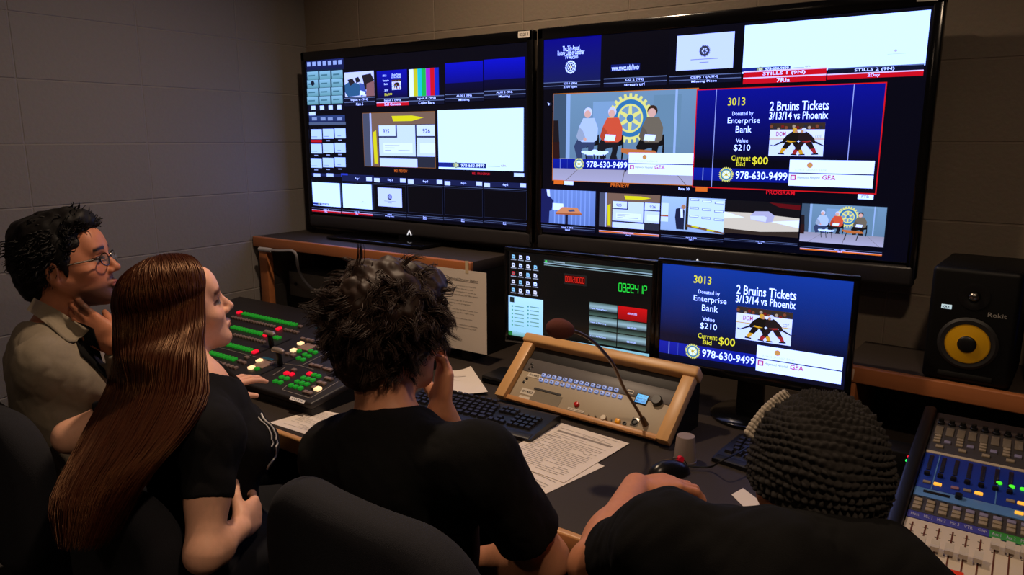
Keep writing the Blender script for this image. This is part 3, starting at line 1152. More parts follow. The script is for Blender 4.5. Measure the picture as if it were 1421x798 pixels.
# ================================================================== LOUDSPEAKER
SW, SH, SD = .178, .272, .235
msp = mr_ @ Matrix.Translation((.272, .018 + .0, .0))
sp = thing('loudspeaker', 'black loudspeaker with yellow cone on the right shelf', 'loudspeaker', msp)
MB().box((0, SD / 2 + .012, SH / 2), (SW, SD, SH), None, .012, 3).build('cabinet', mat('speaker_vinyl', (11, 10, 10), rough=.6, bump=.1, spec=.2), sp)
MB().box((0, .010, SH / 2), (SW - .001, .026, SH - .001), None, .0125, 4).build('baffle', mat('baffle_black', (8, 8, 8), rough=.5, spec=.25), sp)
wz, wx = .098, -.002
MB().lathe([(.060, 0), (.061, .005), (.055, .009), (.046, .007)], (wx, -.001, wz), (0, -1, 0), 48).build('driver_surround', M_dgrey, sp)
yc = MB().lathe([(.0455, .0065), (.043, .0065), (.036, .0085), (.020, .0105), (.0195, .0115)], (wx, -.003, wz), (0, -1, 0), 48, True)
yc.build('cone', mat('yellow_cone', (226, 170, 14), rough=.42, var=.06), sp)
MB().ell((wx, -.0145, wz), (.0195, .006, .0195)).build('dust_cap', M_black, sp)
MB().lathe([(.030, 0), (.031, .004), (.020, .005), (.013, .002)], (0, -.001, .208), (0, -1, 0), 36).build('tweeter_ring', M_black, sp)
MB().ell((0, -.006, .208), (.011, .008, .011)).build('tweeter_dome', mat('silver_dome', (160, 156, 150), rough=.25, metal=1), sp)
MB().box((0, -.004, .020), (.11, .006, .012), None, .004).build('bass_port', mat('port_black', (4, 4, 4), rough=.8, var=0), sp)
mb = MB()
mb.box((-.052, -.004, .178), (.021, .002, .010), None, .0008)
mb.m(1)
vs, fs = glyphs('KRK', True)
lo, hi = vs.min(0), vs.max(0)
mb.add([(-.060 + .016 * (q[0] - lo[0]) / (hi[0] - lo[0]), -.0056, .175 + .006 * (q[1] - lo[1]) / (hi[1] - lo[1])) for q in vs], fs)
mb.build('lit_badge', [mat('lit_white_badge', (196, 224, 236), emit=.7, var=0), mat('badge_ink', (26, 70, 90), var=0)], sp, smooth=0)
mb = MB()
vs, fs = glyphs('Rokit', True)
lo, hi = vs.min(0), vs.max(0)
mb.add([(.030 + .036 * (q[0] - lo[0]) / (hi[0] - lo[0]) , -.0036, .166 + .010 * (q[1] - lo[1]) / (hi[1] - lo[1])) for q in vs], fs)
mb.build('badge_lettering', mat('silver_print', (150, 146, 140), rough=.4), sp, smooth=0)
# black display cut by the photo's right edge
bd = thing('side_display', 'black display with a blue glint beside the loudspeaker', 'display', mr_ @ Matrix.Translation((.375, .06, 0)))
MB().box((.16, .02, .20), (.30, .03, .27), None, .006).build('housing', M_gloss, bd)
MB().box((.16, .05, .006), (.18, .10, .012), None, .004).build('foot', M_black, bd)
MB().box((.16, .04, .06), (.05, .02, .12), None, .004).build('neck', M_black, bd)
p = Panel2D(tuple((MW[bd.name] @ Vector((.022, .0045, .08)))), tuple(MW[bd.name].to_3x3() @ Vector((1, 0, 0))), (0, 0, 1))
p.poly([(0, 0), (.276, 0), (.276, .24), (0, .24)], (6, 12, 48))
p.poly([(0, .02), (.02, .02), (.02, .17), (0, .17)], (12, 26, 96))  # blue glint painted on as a glowing strip
p.build('screen', M_scr, bd)

# ================================================================== DESK MONITORS
def monitor(label, corners, y, art):
    """corners: pixel corners of the lit glass TL, TR, BR, BL; built as an upright panel turned a little"""
    w, h = .477, .268
    c = onY(*corners, y)
    yaw = R(2.0)
    m = Matrix.Translation(c) @ Matrix.Rotation(yaw, 4, 'Z')
    t = thing('desktop_monitor', label, 'monitor', m, 'monitors on the desk under the television')
    B = .0145
    f = MB()
    f.ab(np.array((-w / 2 - B, 0, h / 2)), np.array((w / 2 + B, .02, h / 2 + B)), .004)
    f.ab(np.array((-w / 2 - B, 0, -h / 2 - .024)), np.array((w / 2 + B, .02, -h / 2)), .004)
    for s in (-1, 1):
        f.ab(np.array((s * w / 2, 0, -h / 2 - .02)), np.array((s * (w / 2 + B), .02, h / 2 + .01)), .004)
    f.build('bezel', M_gloss, t)
    MB().box((0, .032, 0), (w - .02, .034, h - .01), None, .012).build('rear_cover', M_black, t)
    zb = DZ - c[2]
    MB().box((0, .075, (zb - .02) / 2 - .01), (.07, .03, abs(zb) - .045), None, .006).build('neck', M_black, t)
    base = MB()
    base.lathe([(.105, 0), (.107, .008), (.095, .016), (.04, .02)], (0, .085, zb + .0015), (0, 0, 1), 40)
    base.build('stand_base', M_gloss, t)
    ex = np.array((math.cos(yaw), math.sin(yaw), 0))
    p = Panel2D(c + np.array((math.sin(yaw), -math.cos(yaw), 0)) * -.004, ex, (0, 0, 1))
    art(p, (-w / 2, h / 2, w / 2, -h / 2))
    p.build('screen', M_scr, t)
    return t


def seg7(p, b, s, c):
    """digits made of seven bars, fitted in box b"""
    n = len(s)
    T = {'0': 'abcdef', '1': 'bc', '2': 'abged', '3': 'abgcd', '4': 'fgbc', '5': 'afgcd', '6': 'afgedc', '7': 'abc', '8': 'abcdefg', '9': 'abcdfg', 'P': 'abefg'}
    G = {'a': (.12, 0, .78, .1), 'g': (.12, .45, .78, .55), 'd': (.12, .9, .78, 1), 'f': (0, .05, .14, .5), 'b': (.72, .05, .86, .5), 'e': (0, .5, .14, .95), 'c': (.72, .5, .86, .95)}
    for i, ch in enumerate(s):
        q = p.sub(b, (i / n, 0, (i + 1) / n, 1))
        for k in T[ch]:
            p.brect(p.sub(q, G[k]), c)


def art_clock(p, b):
    S = lambda *f: p.sub(b, f)
    p.brect(b, (7, 9, 10))
    # desktop icons
    cols_ = [(120, 190, 230), (220, 220, 200), (226, 230, 230), (150, 150, 150)]
    for i in range(5):
        for j in range(4):
            if (i, j) == (0, 3):
                continue
            x, y = .025 + j * .056, .035 + i * .098
            cc = [(140, 200, 226), (232, 226, 206), (232, 236, 236), (226, 216, 190)][(i + j) % 4]
            if (i, j) == (2, 0):
                cc = (214, 40, 60)
            p.fpoly(b, [(x, y), (x + .018, y), (x + .024, y + .012), (x + .024, y + .042), (x, y + .042)], cc)
            p.fpoly(b, [(x + .006, y + .016), (x + .018, y + .016), (x + .018, y + .03), (x + .006, y + .03)], (90, 110, 120))
            p.brect(S(x - .008, y + .052, x + .034, y + .062), (150, 154, 156))
    # start panel
    p.brect(S(.0, .525, .265, .95), (186, 226, 216), (158, 208, 200))
    p.brect(S(.01, .535, .045, .60), (26, 40, 44))
    for i in range(6):
        p.fcirc(b, .03, .645 + i * .045, .012, (90, 170, 150), n=8)
        p.brect(S(.045, .638 + i * .045, .12, .65 + i * .045), (110, 160, 160))
        p.fcirc(b, .152, .625 + i * .045, .012, (90, 160, 170), n=8)
        p.brect(S(.165, .618 + i * .045, .235, .63 + i * .045), (110, 160, 160))
    p.brect(S(0, .95, 1, 1), (150, 200, 196), (110, 166, 160))
    p.brect(S(0, .95, .03, 1), (40, 120, 60))
    # clock window
    p.brect(S(.27, .055, 1, .085), (70, 88, 88), (40, 54, 54))
    p.brect(S(.27, .085, 1, .095), (150, 176, 172))
    p.brect(S(.27, .11, 1, .118), (130, 154, 150))
    p.fcirc(b, .285, .072, .014, (60, 220, 90), n=10)
    p.brect(S(.34, .063, .42, .075), (150, 166, 160))
    p.brect(S(.27, .12, 1, .95), (10, 10, 10))
    p.brect(S(.415, .185, .575, .305), (30, 30, 30))
    p.brect(S(.42, .2, .565, .29), (64, 6, 6))
    seg7(p, S(.425, .212, .562, .278), '00020000', (236, 40, 30))
    seg7(p, S(.79, .22, .975, .315), '082241P', (40, 226, 70))
    for i in range(3):
        for j in range(2):
            x0, y0 = .60 + j * .192, .47 + i * .155
            q = S(x0, y0, x0 + .186, y0 + .145)
            if (i, j) == (0, 1):
                p.brect(q, (206, 14, 20), (150, 6, 12))
            else:
                p.brect(p.sub(q, (0, 0, 1, .3)), (70, 94, 88), (150, 178, 168))
                p.brect(p.sub(q, (0, .3, 1, .62)), (150, 178, 168), (12, 18, 18))
                p.brect(p.sub(q, (0, .62, 1, 1)), (10, 14, 14), (70, 96, 90))
            p.btext(('Mark: Missing Piece', 'Cam 2 Marking', 'Cam 3 Marking')[i] if j == 0 else '00:00:00', p.sub(q, (.05, .42, .62, .56) if j == 0 else (.34, .42, .66, .56)), (214, 222, 220))


def art_bid(p, b):
    draw_bid(p, b)
    p.brect(p.sub(b, (.0, .955, 1, 1)), (8, 10, 34))


monitor('monitor showing a black clock window and desktop icons', (798, 420), 1.85, art_clock)
monitor('monitor showing the blue auction bid page', (1038, 449), 1.85, art_bid)
# ================================================================== WOOD FRAMED INTERCOM PANEL WITH MICROPHONE
CA = R(42)
ex = np.array((math.cos(R(-3.2)), math.sin(R(-3.2)), 0))
ey = np.array((-ex[1], ex[0], 0))
es = ey * math.cos(CA) + np.array((0, 0, 1)) * math.sin(CA)      # up the slope
en = np.cross(ex, es)                                             # out of the panel
o = np.array((-.932, 1.632, DZ + .001))
mpan = Matrix(((ex[0], es[0], en[0], o[0]), (ex[1], es[1], en[1], o[1]), (ex[2], es[2], en[2], o[2]), (0, 0, 0, 1)))
pan = thing('intercom_panel', 'sloping maple-framed intercom panel with rows of blue keys', 'control panel', mpan)
HW, L = .275, .205
M_pan = mat('putty_panel', (166, 152, 130), rough=.5, var=.05)
M_strip = mat('slate_strip', (88, 84, 84), rough=.45)
for s in (-1, 1):
    MB().ab(np.array((s * HW, 0, .004)), np.array((s * (HW - .034), L - .005, .032)), .003, 2).build('side_rail', M_woodz, pan)
MB().ab(np.array((-HW - .006, L - .014, -.004)), np.array((HW + .006, L + .016, .040)), .007, 3).build('top_rail', wood_mat('maple_top_rail', (208, 160, 104), (.4, 4, 4)), pan)
MB().ab(np.array((-HW + .034, .002, .006)), np.array((HW - .034, .017, .021)), .003).build('bottom_rail', wood_mat('maple_low_rail', (194, 140, 88), (.4, 4, 4)), pan)
z1 = .012
MB().ab(np.array((-HW + .034, .017, .004)), np.array((HW - .034, .105, z1)), .001).build('lower_panel', M_pan, pan)
MB().ab(np.array((-HW + .034, .1055, .004)), np.array((HW - .034, .149, z1 + .001)), .001).build('key_panel', M_strip, pan)
MB().ab(np.array((-HW + .034, .1495, .002)), np.array((HW - .034, L - .012, z1 - .002)), .001).build('blank_panel', mat('blank_panel_black', (34, 33, 34), rough=.55), pan)
# body behind the sloping face, so that it stands on the desk
bk = MB()
q = [(-.27, .005, .0), (-.27, L, .0)]
y1, h1 = L * math.cos(CA), L * math.sin(CA)
side = lambda x: [o + ex * x + ey * .012 + (0, 0, 0.0), o + ex * x + ey * (y1 + .004) + (0, 0, h1 - .008), o + ex * x + ey * (y1 + .02) + (0, 0, h1 - .01), o + ex * x + ey * (y1 + .02)]
bk.prism(side(-.268), ex * .536)
bk.build('case', M_black, pan, world=True, smooth=0)


def loc(u, v, off=.0135):
    """pixel -> panel coordinates on the face"""
    w = onP(u, v, o + en * off, en)
    return np.array(mpan.inverted() @ Vector(w))


M_key = mat('lit_blue_key', (150, 176, 246), emit=.34, var=.05, rough=.3)
M_ink = mat('label_ink', (52, 48, 48), var=0)
proto = None
for (u0, v0), (u1, v1), n in (((754.6, 520.8), (855.5, 541.5), 14), ((751, 527.4), (860.5, 550.8), 15)):
    a, b = loc(u0, v0), loc(u1, v1)
    for i in range(n):
        c = a + (b - a) * i / (n - 1)
        if proto is None:
            mb = MB().box((0, 0, .002), (.0125, .0105, .006), None, .0022, 2)
            mb.m(1)
            mb.box((0, 0, .0052), (.006, .003, .0006))
            proto = mb.build('key', [M_key, mat('key_mark', (84, 92, 150), var=0)], pan, m=Matrix.Translation((c[0], c[1], z1)))
        else:
            k = proto.copy()
            col.objects.link(k)
            k.parent = pan
            k.matrix_local = Matrix.Translation((c[0], c[1], z1))


def plate(name, px, m, th=.0012, off=.0135, bev=0.0):
    """thin part on the panel face through pixel corners"""
    c = np.array([loc(*q, off) for q in px])
    mb = MB()
    a, b = c.min(0), c.max(0)
    mb.ab(np.array((a[0], a[1], z1 - .001)), np.array((b[0], b[1], z1 + th)), bev)
    return mb.build(name, m, pan)


def plab(name, px, txt, c=(206, 196, 180)):
    q = [loc(*x) for x in px]
    x0, x1 = (q[0][0] + q[3][0]) / 2, (q[1][0] + q[2][0]) / 2
    y0, y1 = (q[2][1] + q[3][1]) / 2, (q[0][1] + q[1][1]) / 2
    mb = MB().ab(np.array((x0, y0, z1)), np.array((x1, y1, z1 + .0012)))
    mb.m(1)
    vs, fs = glyphs(txt, True)
    lo, hi = vs.min(0), vs.max(0)
    mb.add([(x0 + (x1 - x0) * (.1 + .8 * (g[0] - lo[0]) / (hi[0] - lo[0])), y0 + (y1 - y0) * (.3 + .4 * (g[1] - lo[1]) / (hi[1] - lo[1])), z1 + .0016) for g in vs], fs)
    return mb.build(name, [mat('panel_label', c, rough=.6, var=.03), M_ink], pan, smooth=0)


plab('label_plate', ((734, 516), (751, 519.5), (749, 526), (732, 522.5)), '01482')
plab('label_plate', ((724, 538), (742, 541.5), (740, 549.5), (722, 546)), '01483')
plab('label_plate', ((720, 548), (735, 551), (731, 562), (716, 559)), 'PANEL A', (176, 166, 148))
plab('label_plate', ((871, 540), (880, 542), (878.5, 547), (869.5, 545)), '-', (206, 196, 180))
plab('label_plate', ((788, 565), (811, 570), (810, 573), (787, 568)), 'TALK  LISTEN', (206, 196, 180))
MB().ab(loc(741, 541) * (1, 1, 0) + (0, 0, z1), loc(772, 568) * (1, 1, 0) + (0, 0, z1 + .0008)).build('grille_plate', mat('plate_olive', (124, 114, 96), rough=.6), pan)
MB().ab(loc(742, 537.5) * (1, 1, 0) + (0, 0, z1), loc(779, 547) * (1, 0, 0) + loc(742, 540.2) * (0, 1, 0) + (0, 0, z1 + .002)).build('grille_lip', M_dgrey, pan)
# little display
c = loc(890.5, 554)
MB().box((c[0], c[1], z1 + .001), (.036, .030, .004), None, .001).build('display_bezel', M_black, pan)
wo = np.array(mpan @ Vector((c[0], c[1], z1 + .0032)))
p = Panel2D(wo, ex, es)
b = (-.0155, .0125, .0155, -.0125)
p.brect(b, (60, 190, 250), (40, 150, 226))
for i, t in enumerate(('Group 1 Ch 1', 'Master Vol', 'Mon. Vol 1')):
    p.btext(t, p.sub(b, (.08, .08 + i * .3, .9, .28 + i * .3)), (10, 50, 110), True)
p.build('display', M_scr, pan)
c = loc(912.5, 557.5)
MB().lathe([(.014, 0), (.014, .012), (.0122, .015), (.0, .015)], (c[0], c[1], z1), (0, 0, 1), 28).build('encoder_knob', M_black, pan)
c = loc(800.5, 561.5)
MB().lathe([(.0075, 0), (.0075, .004), (.006, .008), (.0, .009)], (c[0], c[1], z1), (0, 0, 1), 20).build('red_button', mat('red_button', (186, 26, 26), rough=.3, var=.05), pan)
for u, v in ((809, 575.5), (816.8, 577.4), (826, 579.6)):
    c = loc(u, v)
    sw_ = MB().cyl((c[0], c[1], z1), (c[0], c[1], z1 + .002), .0036, n=12).build('toggle_switch', M_dgrey, pan)
    MB().cyl((c[0], c[1], z1 + .001), (c[0] + .003, c[1] + .002, z1 + .009), .0012, .0018, 8).build('toggle', M_chrome, sw_, m=Matrix.Identity(4))
c = loc(838.5, 581.5)
MB().lathe([(.0085, 0), (.0085, .008), (.0072, .011), (.0, .011)], (c[0], c[1], z1), (0, 0, 1), 24).build('volume_knob', mat('silver_knob', (170, 160, 144), rough=.35, metal=.6), pan)
c = loc(848.4, 583.3)
MB().cyl((c[0], c[1], z1), (c[0], c[1], z1 + .002), .002, n=10).build('indicator', M_black, pan)
c = loc(857.4, 585)
MB().box((c[0], c[1], z1 + .004), (.013, .012, .008), None, .0015).build('amber_button', mat('amber_button', (226, 150, 20), rough=.35, emit=.12, var=.05), pan)
c = loc(866.5, 587.5)
MB().lathe([(.0055, 0), (.0055, .003), (.003, .003), (.003, .001)], (c[0], c[1], z1), (0, 0, 1), 16).build('phone_jack', M_black, pan)
c = loc(881, 585.5)
xl_ = MB().box((c[0], c[1], z1 + .0008), (.020, .024, .0016), None, .0005).build('socket_plate', M_chrome, pan)
MB().lathe([(.0082, 0), (.0082, .003), (.006, .0034), (.006, .0012)], (c[0], c[1], z1 + .0016), (0, 0, 1), 20).build('microphone_socket', M_black, pan)
for px in ((738, 505), (739, 509), (735, 512), (731, 525), (727, 530), (933, 560), (930, 569), (934, 553), (911, 610)):
    c = loc(*px)
    MB().lathe([(.0042, 0), (.0042, .002), (.002, .003), (0, .003)], (np.clip(c[0], -.238, .238), c[1], z1), (0, 0, 1), 12).build('rack_screw', M_black, pan)

# gooseneck microphone plugged into the panel
c = loc(895.5, 589)
b0 = np.array(mpan @ Vector((c[0], c[1], z1)))
pts = [b0]
MK = 1.36
for (u, v), y in (((893, 584), b0[1] - .004), ((887.5, 574), b0[1] - .012), ((877, 557), b0[1] - .03), ((866, 539), b0[1] - .055), ((858, 521), b0[1] - .085), ((850.5, 505.5), b0[1] - .11), ((843, 495), b0[1] - .13), ((834, 484.5), b0[1] - .15), ((825, 475.5), b0[1] - .17), ((815, 468), b0[1] - .19), ((803, 462), b0[1] - .205), ((790, 459), b0[1] - .215), ((777, 457), b0[1] - .222)):
    pts.append(onY(u, v, b0[1] + (y - b0[1]) * MK))
pts = smooth_path(pts, 6)
mic = thing('gooseneck_microphone', 'bent gooseneck microphone with brown foam head in front of the clock monitor', 'microphone', tuple(b0))
MB().tube(pts[:-5], .0040, 10).build('gooseneck', mat('gooseneck_steel', (118, 100, 84), rough=.32, metal=.85, var=.15, scale=400), mic, world=True)
MB().cyl(b0, pts[9], .0085, .007, 16).build('plug', mat('plug_steel', (96, 84, 72), rough=.35, metal=.8), mic, world=True)
hd = nrm(pts[-1] - pts[-8])
hc = onY(777.5, 456.5, b0[1] - .222 * MK)
rot = Vector(hd).to_track_quat('X', 'Z').to_matrix()
foam = MB()
bm = bmesh.new()
bmesh.ops.create_icosphere(bm, subdivisions=4, radius=1)
for v in bm.verts:
    x = v.co.x
    s_ = 1.0 - .16 * max(0, x) ** 2 * (1 if x > 0 else 0)
    s_ = 1.0 - .14 * (0.5 - 0.5 * x)
    v.co = Vector((v.co.x * .032, v.co.y * .0245 * s_, v.co.z * .0245 * s_))
bmesh.ops.transform(bm, matrix=rot.to_4x4(), verts=bm.verts)
bmesh.ops.translate(bm, vec=hc, verts=bm.verts)
foam.add_bm(bm)
foam.build('foam_windscreen', mat('brown_foam', (92, 46, 38), rough=.95, var=.2, scale=400, bump=.7, bscale=900), mic, world=True, smooth=180)

# ================================================================== VISION SWITCHER
SO = np.array((-2.0, 1.24, .79))
sl = nrm((0, .54, .075))
sn = np.cross((1, 0, 0), sl)
msw = Matrix(((1, sl[0], sn[0], SO[0]), (0, sl[1], sn[1], SO[1]), (0, sl[2], sn[2], SO[2]), (0, 0, 0, 1)))
swt = thing('vision_switcher', 'black vision switcher desk with lit green buttons', 'mixer desk', msw)
SLEN = .54
x0, x1 = -2.62 + 2.0, -1.545 + 2.0
MB().ab(np.array((x0, .0, -.02)), np.array((x1, SLEN, 0)), .006, 3).build('control_surface', mat('switcher_black', (38, 35, 36), rough=.45), swt)
mb = MB()
mb.prism([SO + (x0 + .004, .006, -.02), SO + (x0 + .004, .006, -.039), SO + (x0 + .004, .53, -.039), SO + (x0 + .004, .53, .055)], (x1 - x0 - .008, 0, 0))
mb.build('case', M_black, swt, world=True, smooth=0)


def sloc(u, v, h=.004):
    return np.array(msw.inverted() @ Vector(onP(u, v, SO + sn * h, sn)))


M_grn = mat('lit_green_button', (30, 140, 36), emit=.5, var=.12, scale=200, rough=.3)
M_redb = mat('lit_red_button', (226, 16, 44), emit=1.0, var=.08, rough=.3)
M_wrm = mat('lit_warm_button', (255, 206, 150), emit=1.3, var=.05, rough=.3)
M_unl = mat('unlit_button', (132, 112, 104), rough=.4, var=.1)
protos = {}


def button(c, d, m, name):
    key = (round(d[0], 4), round(d[1], 4), name)
    if key not in protos:
        protos[key] = MB().box((0, 0, .004), (d[0], d[1], .008), None, .0018, 2).build(name, m, swt, m=Matrix.Translation((c[0], c[1], 0)))
        return
    k = protos[key].copy()
    col.objects.link(k)
    k.parent = swt
    k.matrix_local = Matrix.Translation((c[0], c[1], 0))


def row(a, b, n, m, name, dy=.016):
    a, b = sloc(*a), sloc(*b)
    w = abs(b[0] - a[0]) / max(n - 1, 1) * .60
    for i in range(n):
        c = a + (b - a) * i / max(n - 1, 1)
        button((c[0], (a[1] + b[1]) / 2), (w, dy), m, name)


row((338.4, 434.8), (410, 450.6), 20, M_grn, 'green_button', .0185)
row((323, 453.8), (363, 463), 12, M_grn, 'green_button', .0185)
row((375.7, 466.4), (387, 469), 4, M_grn, 'green_button', .0185)
row((311, 476.3), (347.5, 486), 11, M_grn, 'green_button', .0185)
row((292.7, 489), (325, 498.8), 9, M_grn, 'green_button', .0185)
for q in ((332, 433.4), (387, 456), (369.4, 465), (354, 488)):
    button(sloc(*q), (.015, .020), M_redb, 'red_button')


def grid(pts, m, name, d=(.0135, .0135)):
    for q in pts:
        button(sloc(*q), d, m, name)


grid(((356.7, 511.5), (415, 487), (431.3, 486.9), (437.4, 488.9), (422.9, 491.8), (429, 494), (414.4, 496.7), (420.8, 499), (391, 523.4), (397.9, 525.2), (382.2, 529), (389.4, 530.6),
      (436, 520), (442, 521.9), (421, 524.1), (427.5, 525.8), (434, 527.4), (412.6, 529.5), (419.2, 531.4), (426, 533.2), (403.8, 534.7), (410.3, 536.6), (417.2, 538.6)), M_grn, 'green_button')
grid(((397.5, 517.8), (405, 519.2), (429.4, 518.4)), M_redb, 'red_button', (.0145, .014))
grid(((360, 500.5), (349, 510), (417.2, 476.3), (407.4, 486)), M_wrm, 'warm_button', (.018, .018))
grid(((441, 539.6),), M_wrm, 'warm_button', (.018, .0178))
row((322, 440.4), (381, 452.6), 16, M_unl, 'grey_button', .013)
row((395.4, 457.5), (413, 461), 5, M_unl, 'grey_button', .013)
row((325.7, 464.3), (366, 474.8), 11, M_unl, 'grey_button', .013)
row((288.4, 500), (327.9, 510), 8, M_unl, 'grey_button', .014)
grid(((416.5, 453), (342.6, 496), (333, 501), (338.5, 503.2), (399, 491), (406.7, 493.2), (420, 470), (427, 471.5), (433, 473), (442, 474), (443, 483), (408, 513.5), (432.5, 506.3), (438.5, 507.6), (444, 508.8), (451.8, 511.7), (457.5, 513.3), (458.8, 526.4), (453.5, 525), (449.5, 532.6), (443.5, 531), (430, 545.8), (424, 544), (435.5, 538)), M_unl, 'grey_button', (.016, .013))
for q in ((364.5, 504.4), (426.4, 480.5)):
    c = sloc(*q)
    MB().box((c[0], c[1], .001), (.052, .046, .004), None, .0012).build('flat_pad', mat('pad_grey', (150, 122, 108), rough=.5), swt)
for (u, v), (du, dv) in (((371, 496.5), (0, 0)), ((445, 455), (0, 0))):
    c = sloc(u, v)
    MB().box((c[0], c[1], .001), (.05, .012, .003), None, .0008).build('status_display', mat('teal_display', (24, 70, 86), rough=.2, emit=.25), swt)
# fader levers
for (u, v), (ul, vl), ln in (((377.5, 482), (377, 474), .16), ((389.5, 507), (389.5, 496), .18)):
    c = sloc(u, v, 0)
    q = sloc(ul, vl, .045)
    MB().ab(np.array((c[0] - .004, c[1] - ln / 2, -.001)), np.array((c[0] + .004, c[1] + ln / 2, .0012))).build('fader_slot', mat('slot_black', (6, 6, 6), var=0), swt)
    lv = MB().box((c[0], c[1], .022), (.016, .012, .046), None, .003).build('fader_stem', M_black, swt)
    MB().tube([(c[0] - .026, c[1], .048), (c[0] - .018, c[1], .051), (c[0] + .018, c[1], .051), (c[0] + .026, c[1], .048)], [.006, .0085, .0085, .006], 12).build('fader_handle', mat('lever_silver', (186, 170, 160), rough=.3, metal=.5), swt)
# engraved outlines round the button groups
mo = mat('panel_outline', (150, 140, 132), rough=.4, var=.05)


def outline(pts, w=.0016):
    mb = MB()
    q = [sloc(*x, 0) for x in pts]
    for a, b in zip(q[:-1], q[1:]):
        d = b - a
        ln = np.hypot(d[0], d[1])
        mb.box(((a + b) / 2 * (1, 1, 0)) + (0, 0, .0006), (ln + w, w, .0012), Matrix.Rotation(math.atan2(d[1], d[0]), 3, 'Z'))
    mb.build('outline_strip', mo, swt, smooth=0)


outline(((391.5, 541), (430.5, 553), (469, 530)))
outline(((391.5, 541), (398, 535.5)))
outline(((417, 508), (453.5, 490)))
outline(((300, 481.5), (388, 504), (417, 508), (435, 513)))
outline(((378, 521), (396, 510)))
c = [SO + np.array(msw.to_3x3() @ Vector(x)) for x in (sloc(404, 550.5, 0), sloc(424, 556.5, 0), sloc(421.5, 560.6, 0), sloc(401.5, 554.6, 0))]
sticker(swt, [np.array(q) + sn * .0006 for q in c], text='011732', plane_n=sn)['label'] = 'white asset sticker'

# ================================================================== AUDIO CONSOLE (fader mixer at the right)
AO = np.array((-.125, 1.2, .812))
al = nrm((0, .6, .07))
an = np.cross((1, 0, 0), al)
mau = Matrix(((1, al[0], an[0], AO[0]), (0, al[1], an[1], AO[1]), (0, al[2], an[2], AO[2]), (0, 0, 0, 1)))
aud = thing('audio_mixer', 'audio mixing console with white faders and blue panel', 'mixer desk', mau)


def aloc(u, v, h=0.0):
    return np.array(mau.inverted() @ Vector(onP(u, v, AO + an * h, an)))


ALEN, AWID = .665, .55
TOPL = aloc(1300, 578)
AX0 = aloc(1270, 690)[0] - .006
MB().ab(np.array((AX0, 0, -.02)), np.array((AX0 + AWID, ALEN, -.002)), .003).build('control_surface', mat('mixer_black', (34, 33, 34), rough=.5), aud)
mb = MB()
mb.prism([AO + (AX0 + .002, .004, -.02), AO + (AX0 + .002, .004, -.06), AO + (AX0 + .002, .655, -.06), AO + (AX0 + .002, .655, .052)], (AWID - .004, 0, 0))
mb.build('case', M_black, aud, world=True, smooth=0)
MB().ab(np.array((AX0 - .026, -.01, -.05)), np.array((AX0 - .0005, ALEN, .012)), .008, 3).build('side_cheek', M_black, aud)


def band(name, v_top, v_bot, m, u=1300, h=0.0, x1=None):
    """cross band of the panel between two heights read at pixel column u"""
    y1, y0 = aloc(u, v_top)[1], aloc(u, v_bot)[1]
    return MB().ab(np.array((AX0 + .001, y0, -.004)), np.array((AX0 + (AWID - .001 if x1 is None else x1), y1, h)), .0006).build(name, m, aud), y0, y1


M_silver = mat('mixer_silver', (206, 192, 174), rough=.45, var=.05)
M_mblue = mat('mixer_blue', (22, 50, 150), rough=.4, var=.06)
M_lblue = mat('mixer_light_blue', (84, 130, 190), rough=.4)
_, f0, f1 = band('fader_panel', 727.2, 860, M_silver, h=.0)
band('name_strip', 717, 726.5, mat('name_strip_blue', (60, 62, 150), rough=.5), h=.0008)
_, k0, k1 = band('button_panel', 694, 716.4, mat('mixer_charcoal', (58, 54, 52), rough=.5), h=.0004)
band('light_blue_strip', 681.5, 693.4, M_lblue, h=.001)
_, b0_, b1_ = band('blue_panel', 630.5, 681, M_mblue, h=.0006)
band('cream_line', 627, 630, mat('cream_line', (186, 172, 148), rough=.5), h=.0012)
_, s0, s1 = band('preamp_panel', 581, 626.6, mat('mixer_charcoal', (58, 54, 52), rough=.5), h=.0)
PITCH = .0205
xs = [AX0 + .0135 + PITCH * i for i in range(12)]
# rows, measured down the first strips of the photo
M_knob = mat('knob_black', (22, 22, 22), rough=.35)
M_tan = mat('pale_key', (150, 136, 116), rough=.45)
M_lav = mat('lavender_key', (132, 128, 158), rough=.45)
M_amb = mat('lit_amber_key', (255, 178, 60), emit=.9, var=.05)


def apart(name, mbf, m, x, y, z=0.0):
    key = ('aud', name, m.name)
    if key not in protos:
        protos[key] = mbf().build(name, m, aud, m=Matrix.Translation((x, y, z)))
        return protos[key]
    k = protos[key].copy()
    col.objects.link(k)
    k.parent = aud
    k.matrix_local = Matrix.Translation((x, y, z))
    return k


for i, x in enumerate(xs[:9]):
    yk = s1 - .020
    apart('trim_knob', lambda: MB().lathe([(.0075, 0), (.0075, .004), (.0052, .005), (.005, .012), (.0, .0125)], n=20), M_knob, x, yk, .0)
    apart('meter_window', lambda: MB().box((0, 0, .001), (.0145, .040, .003), None, .001), mat('meter_smoke', (112, 102, 88), rough=.3, var=.2, scale=250), x, yk - .038)
    if i % 2 == 0:
        for dy in (.066, .079, .092):
            apart('pale_key', lambda: MB().box((0, 0, .0015), (.0125, .0085, .004), None, .001), M_tan, x + .001, yk - dy)
    else:
        apart('lavender_key', lambda: MB().box((0, 0, .0015), (.0125, .0115, .004), None, .001), M_lav, x, yk - .088)
    if i % 2 == 0:
        apart('pair_key', lambda: MB().box((0, 0, .0015), (.014, .0105, .004), None, .001), M_tan, x + .0085, yk - .113)
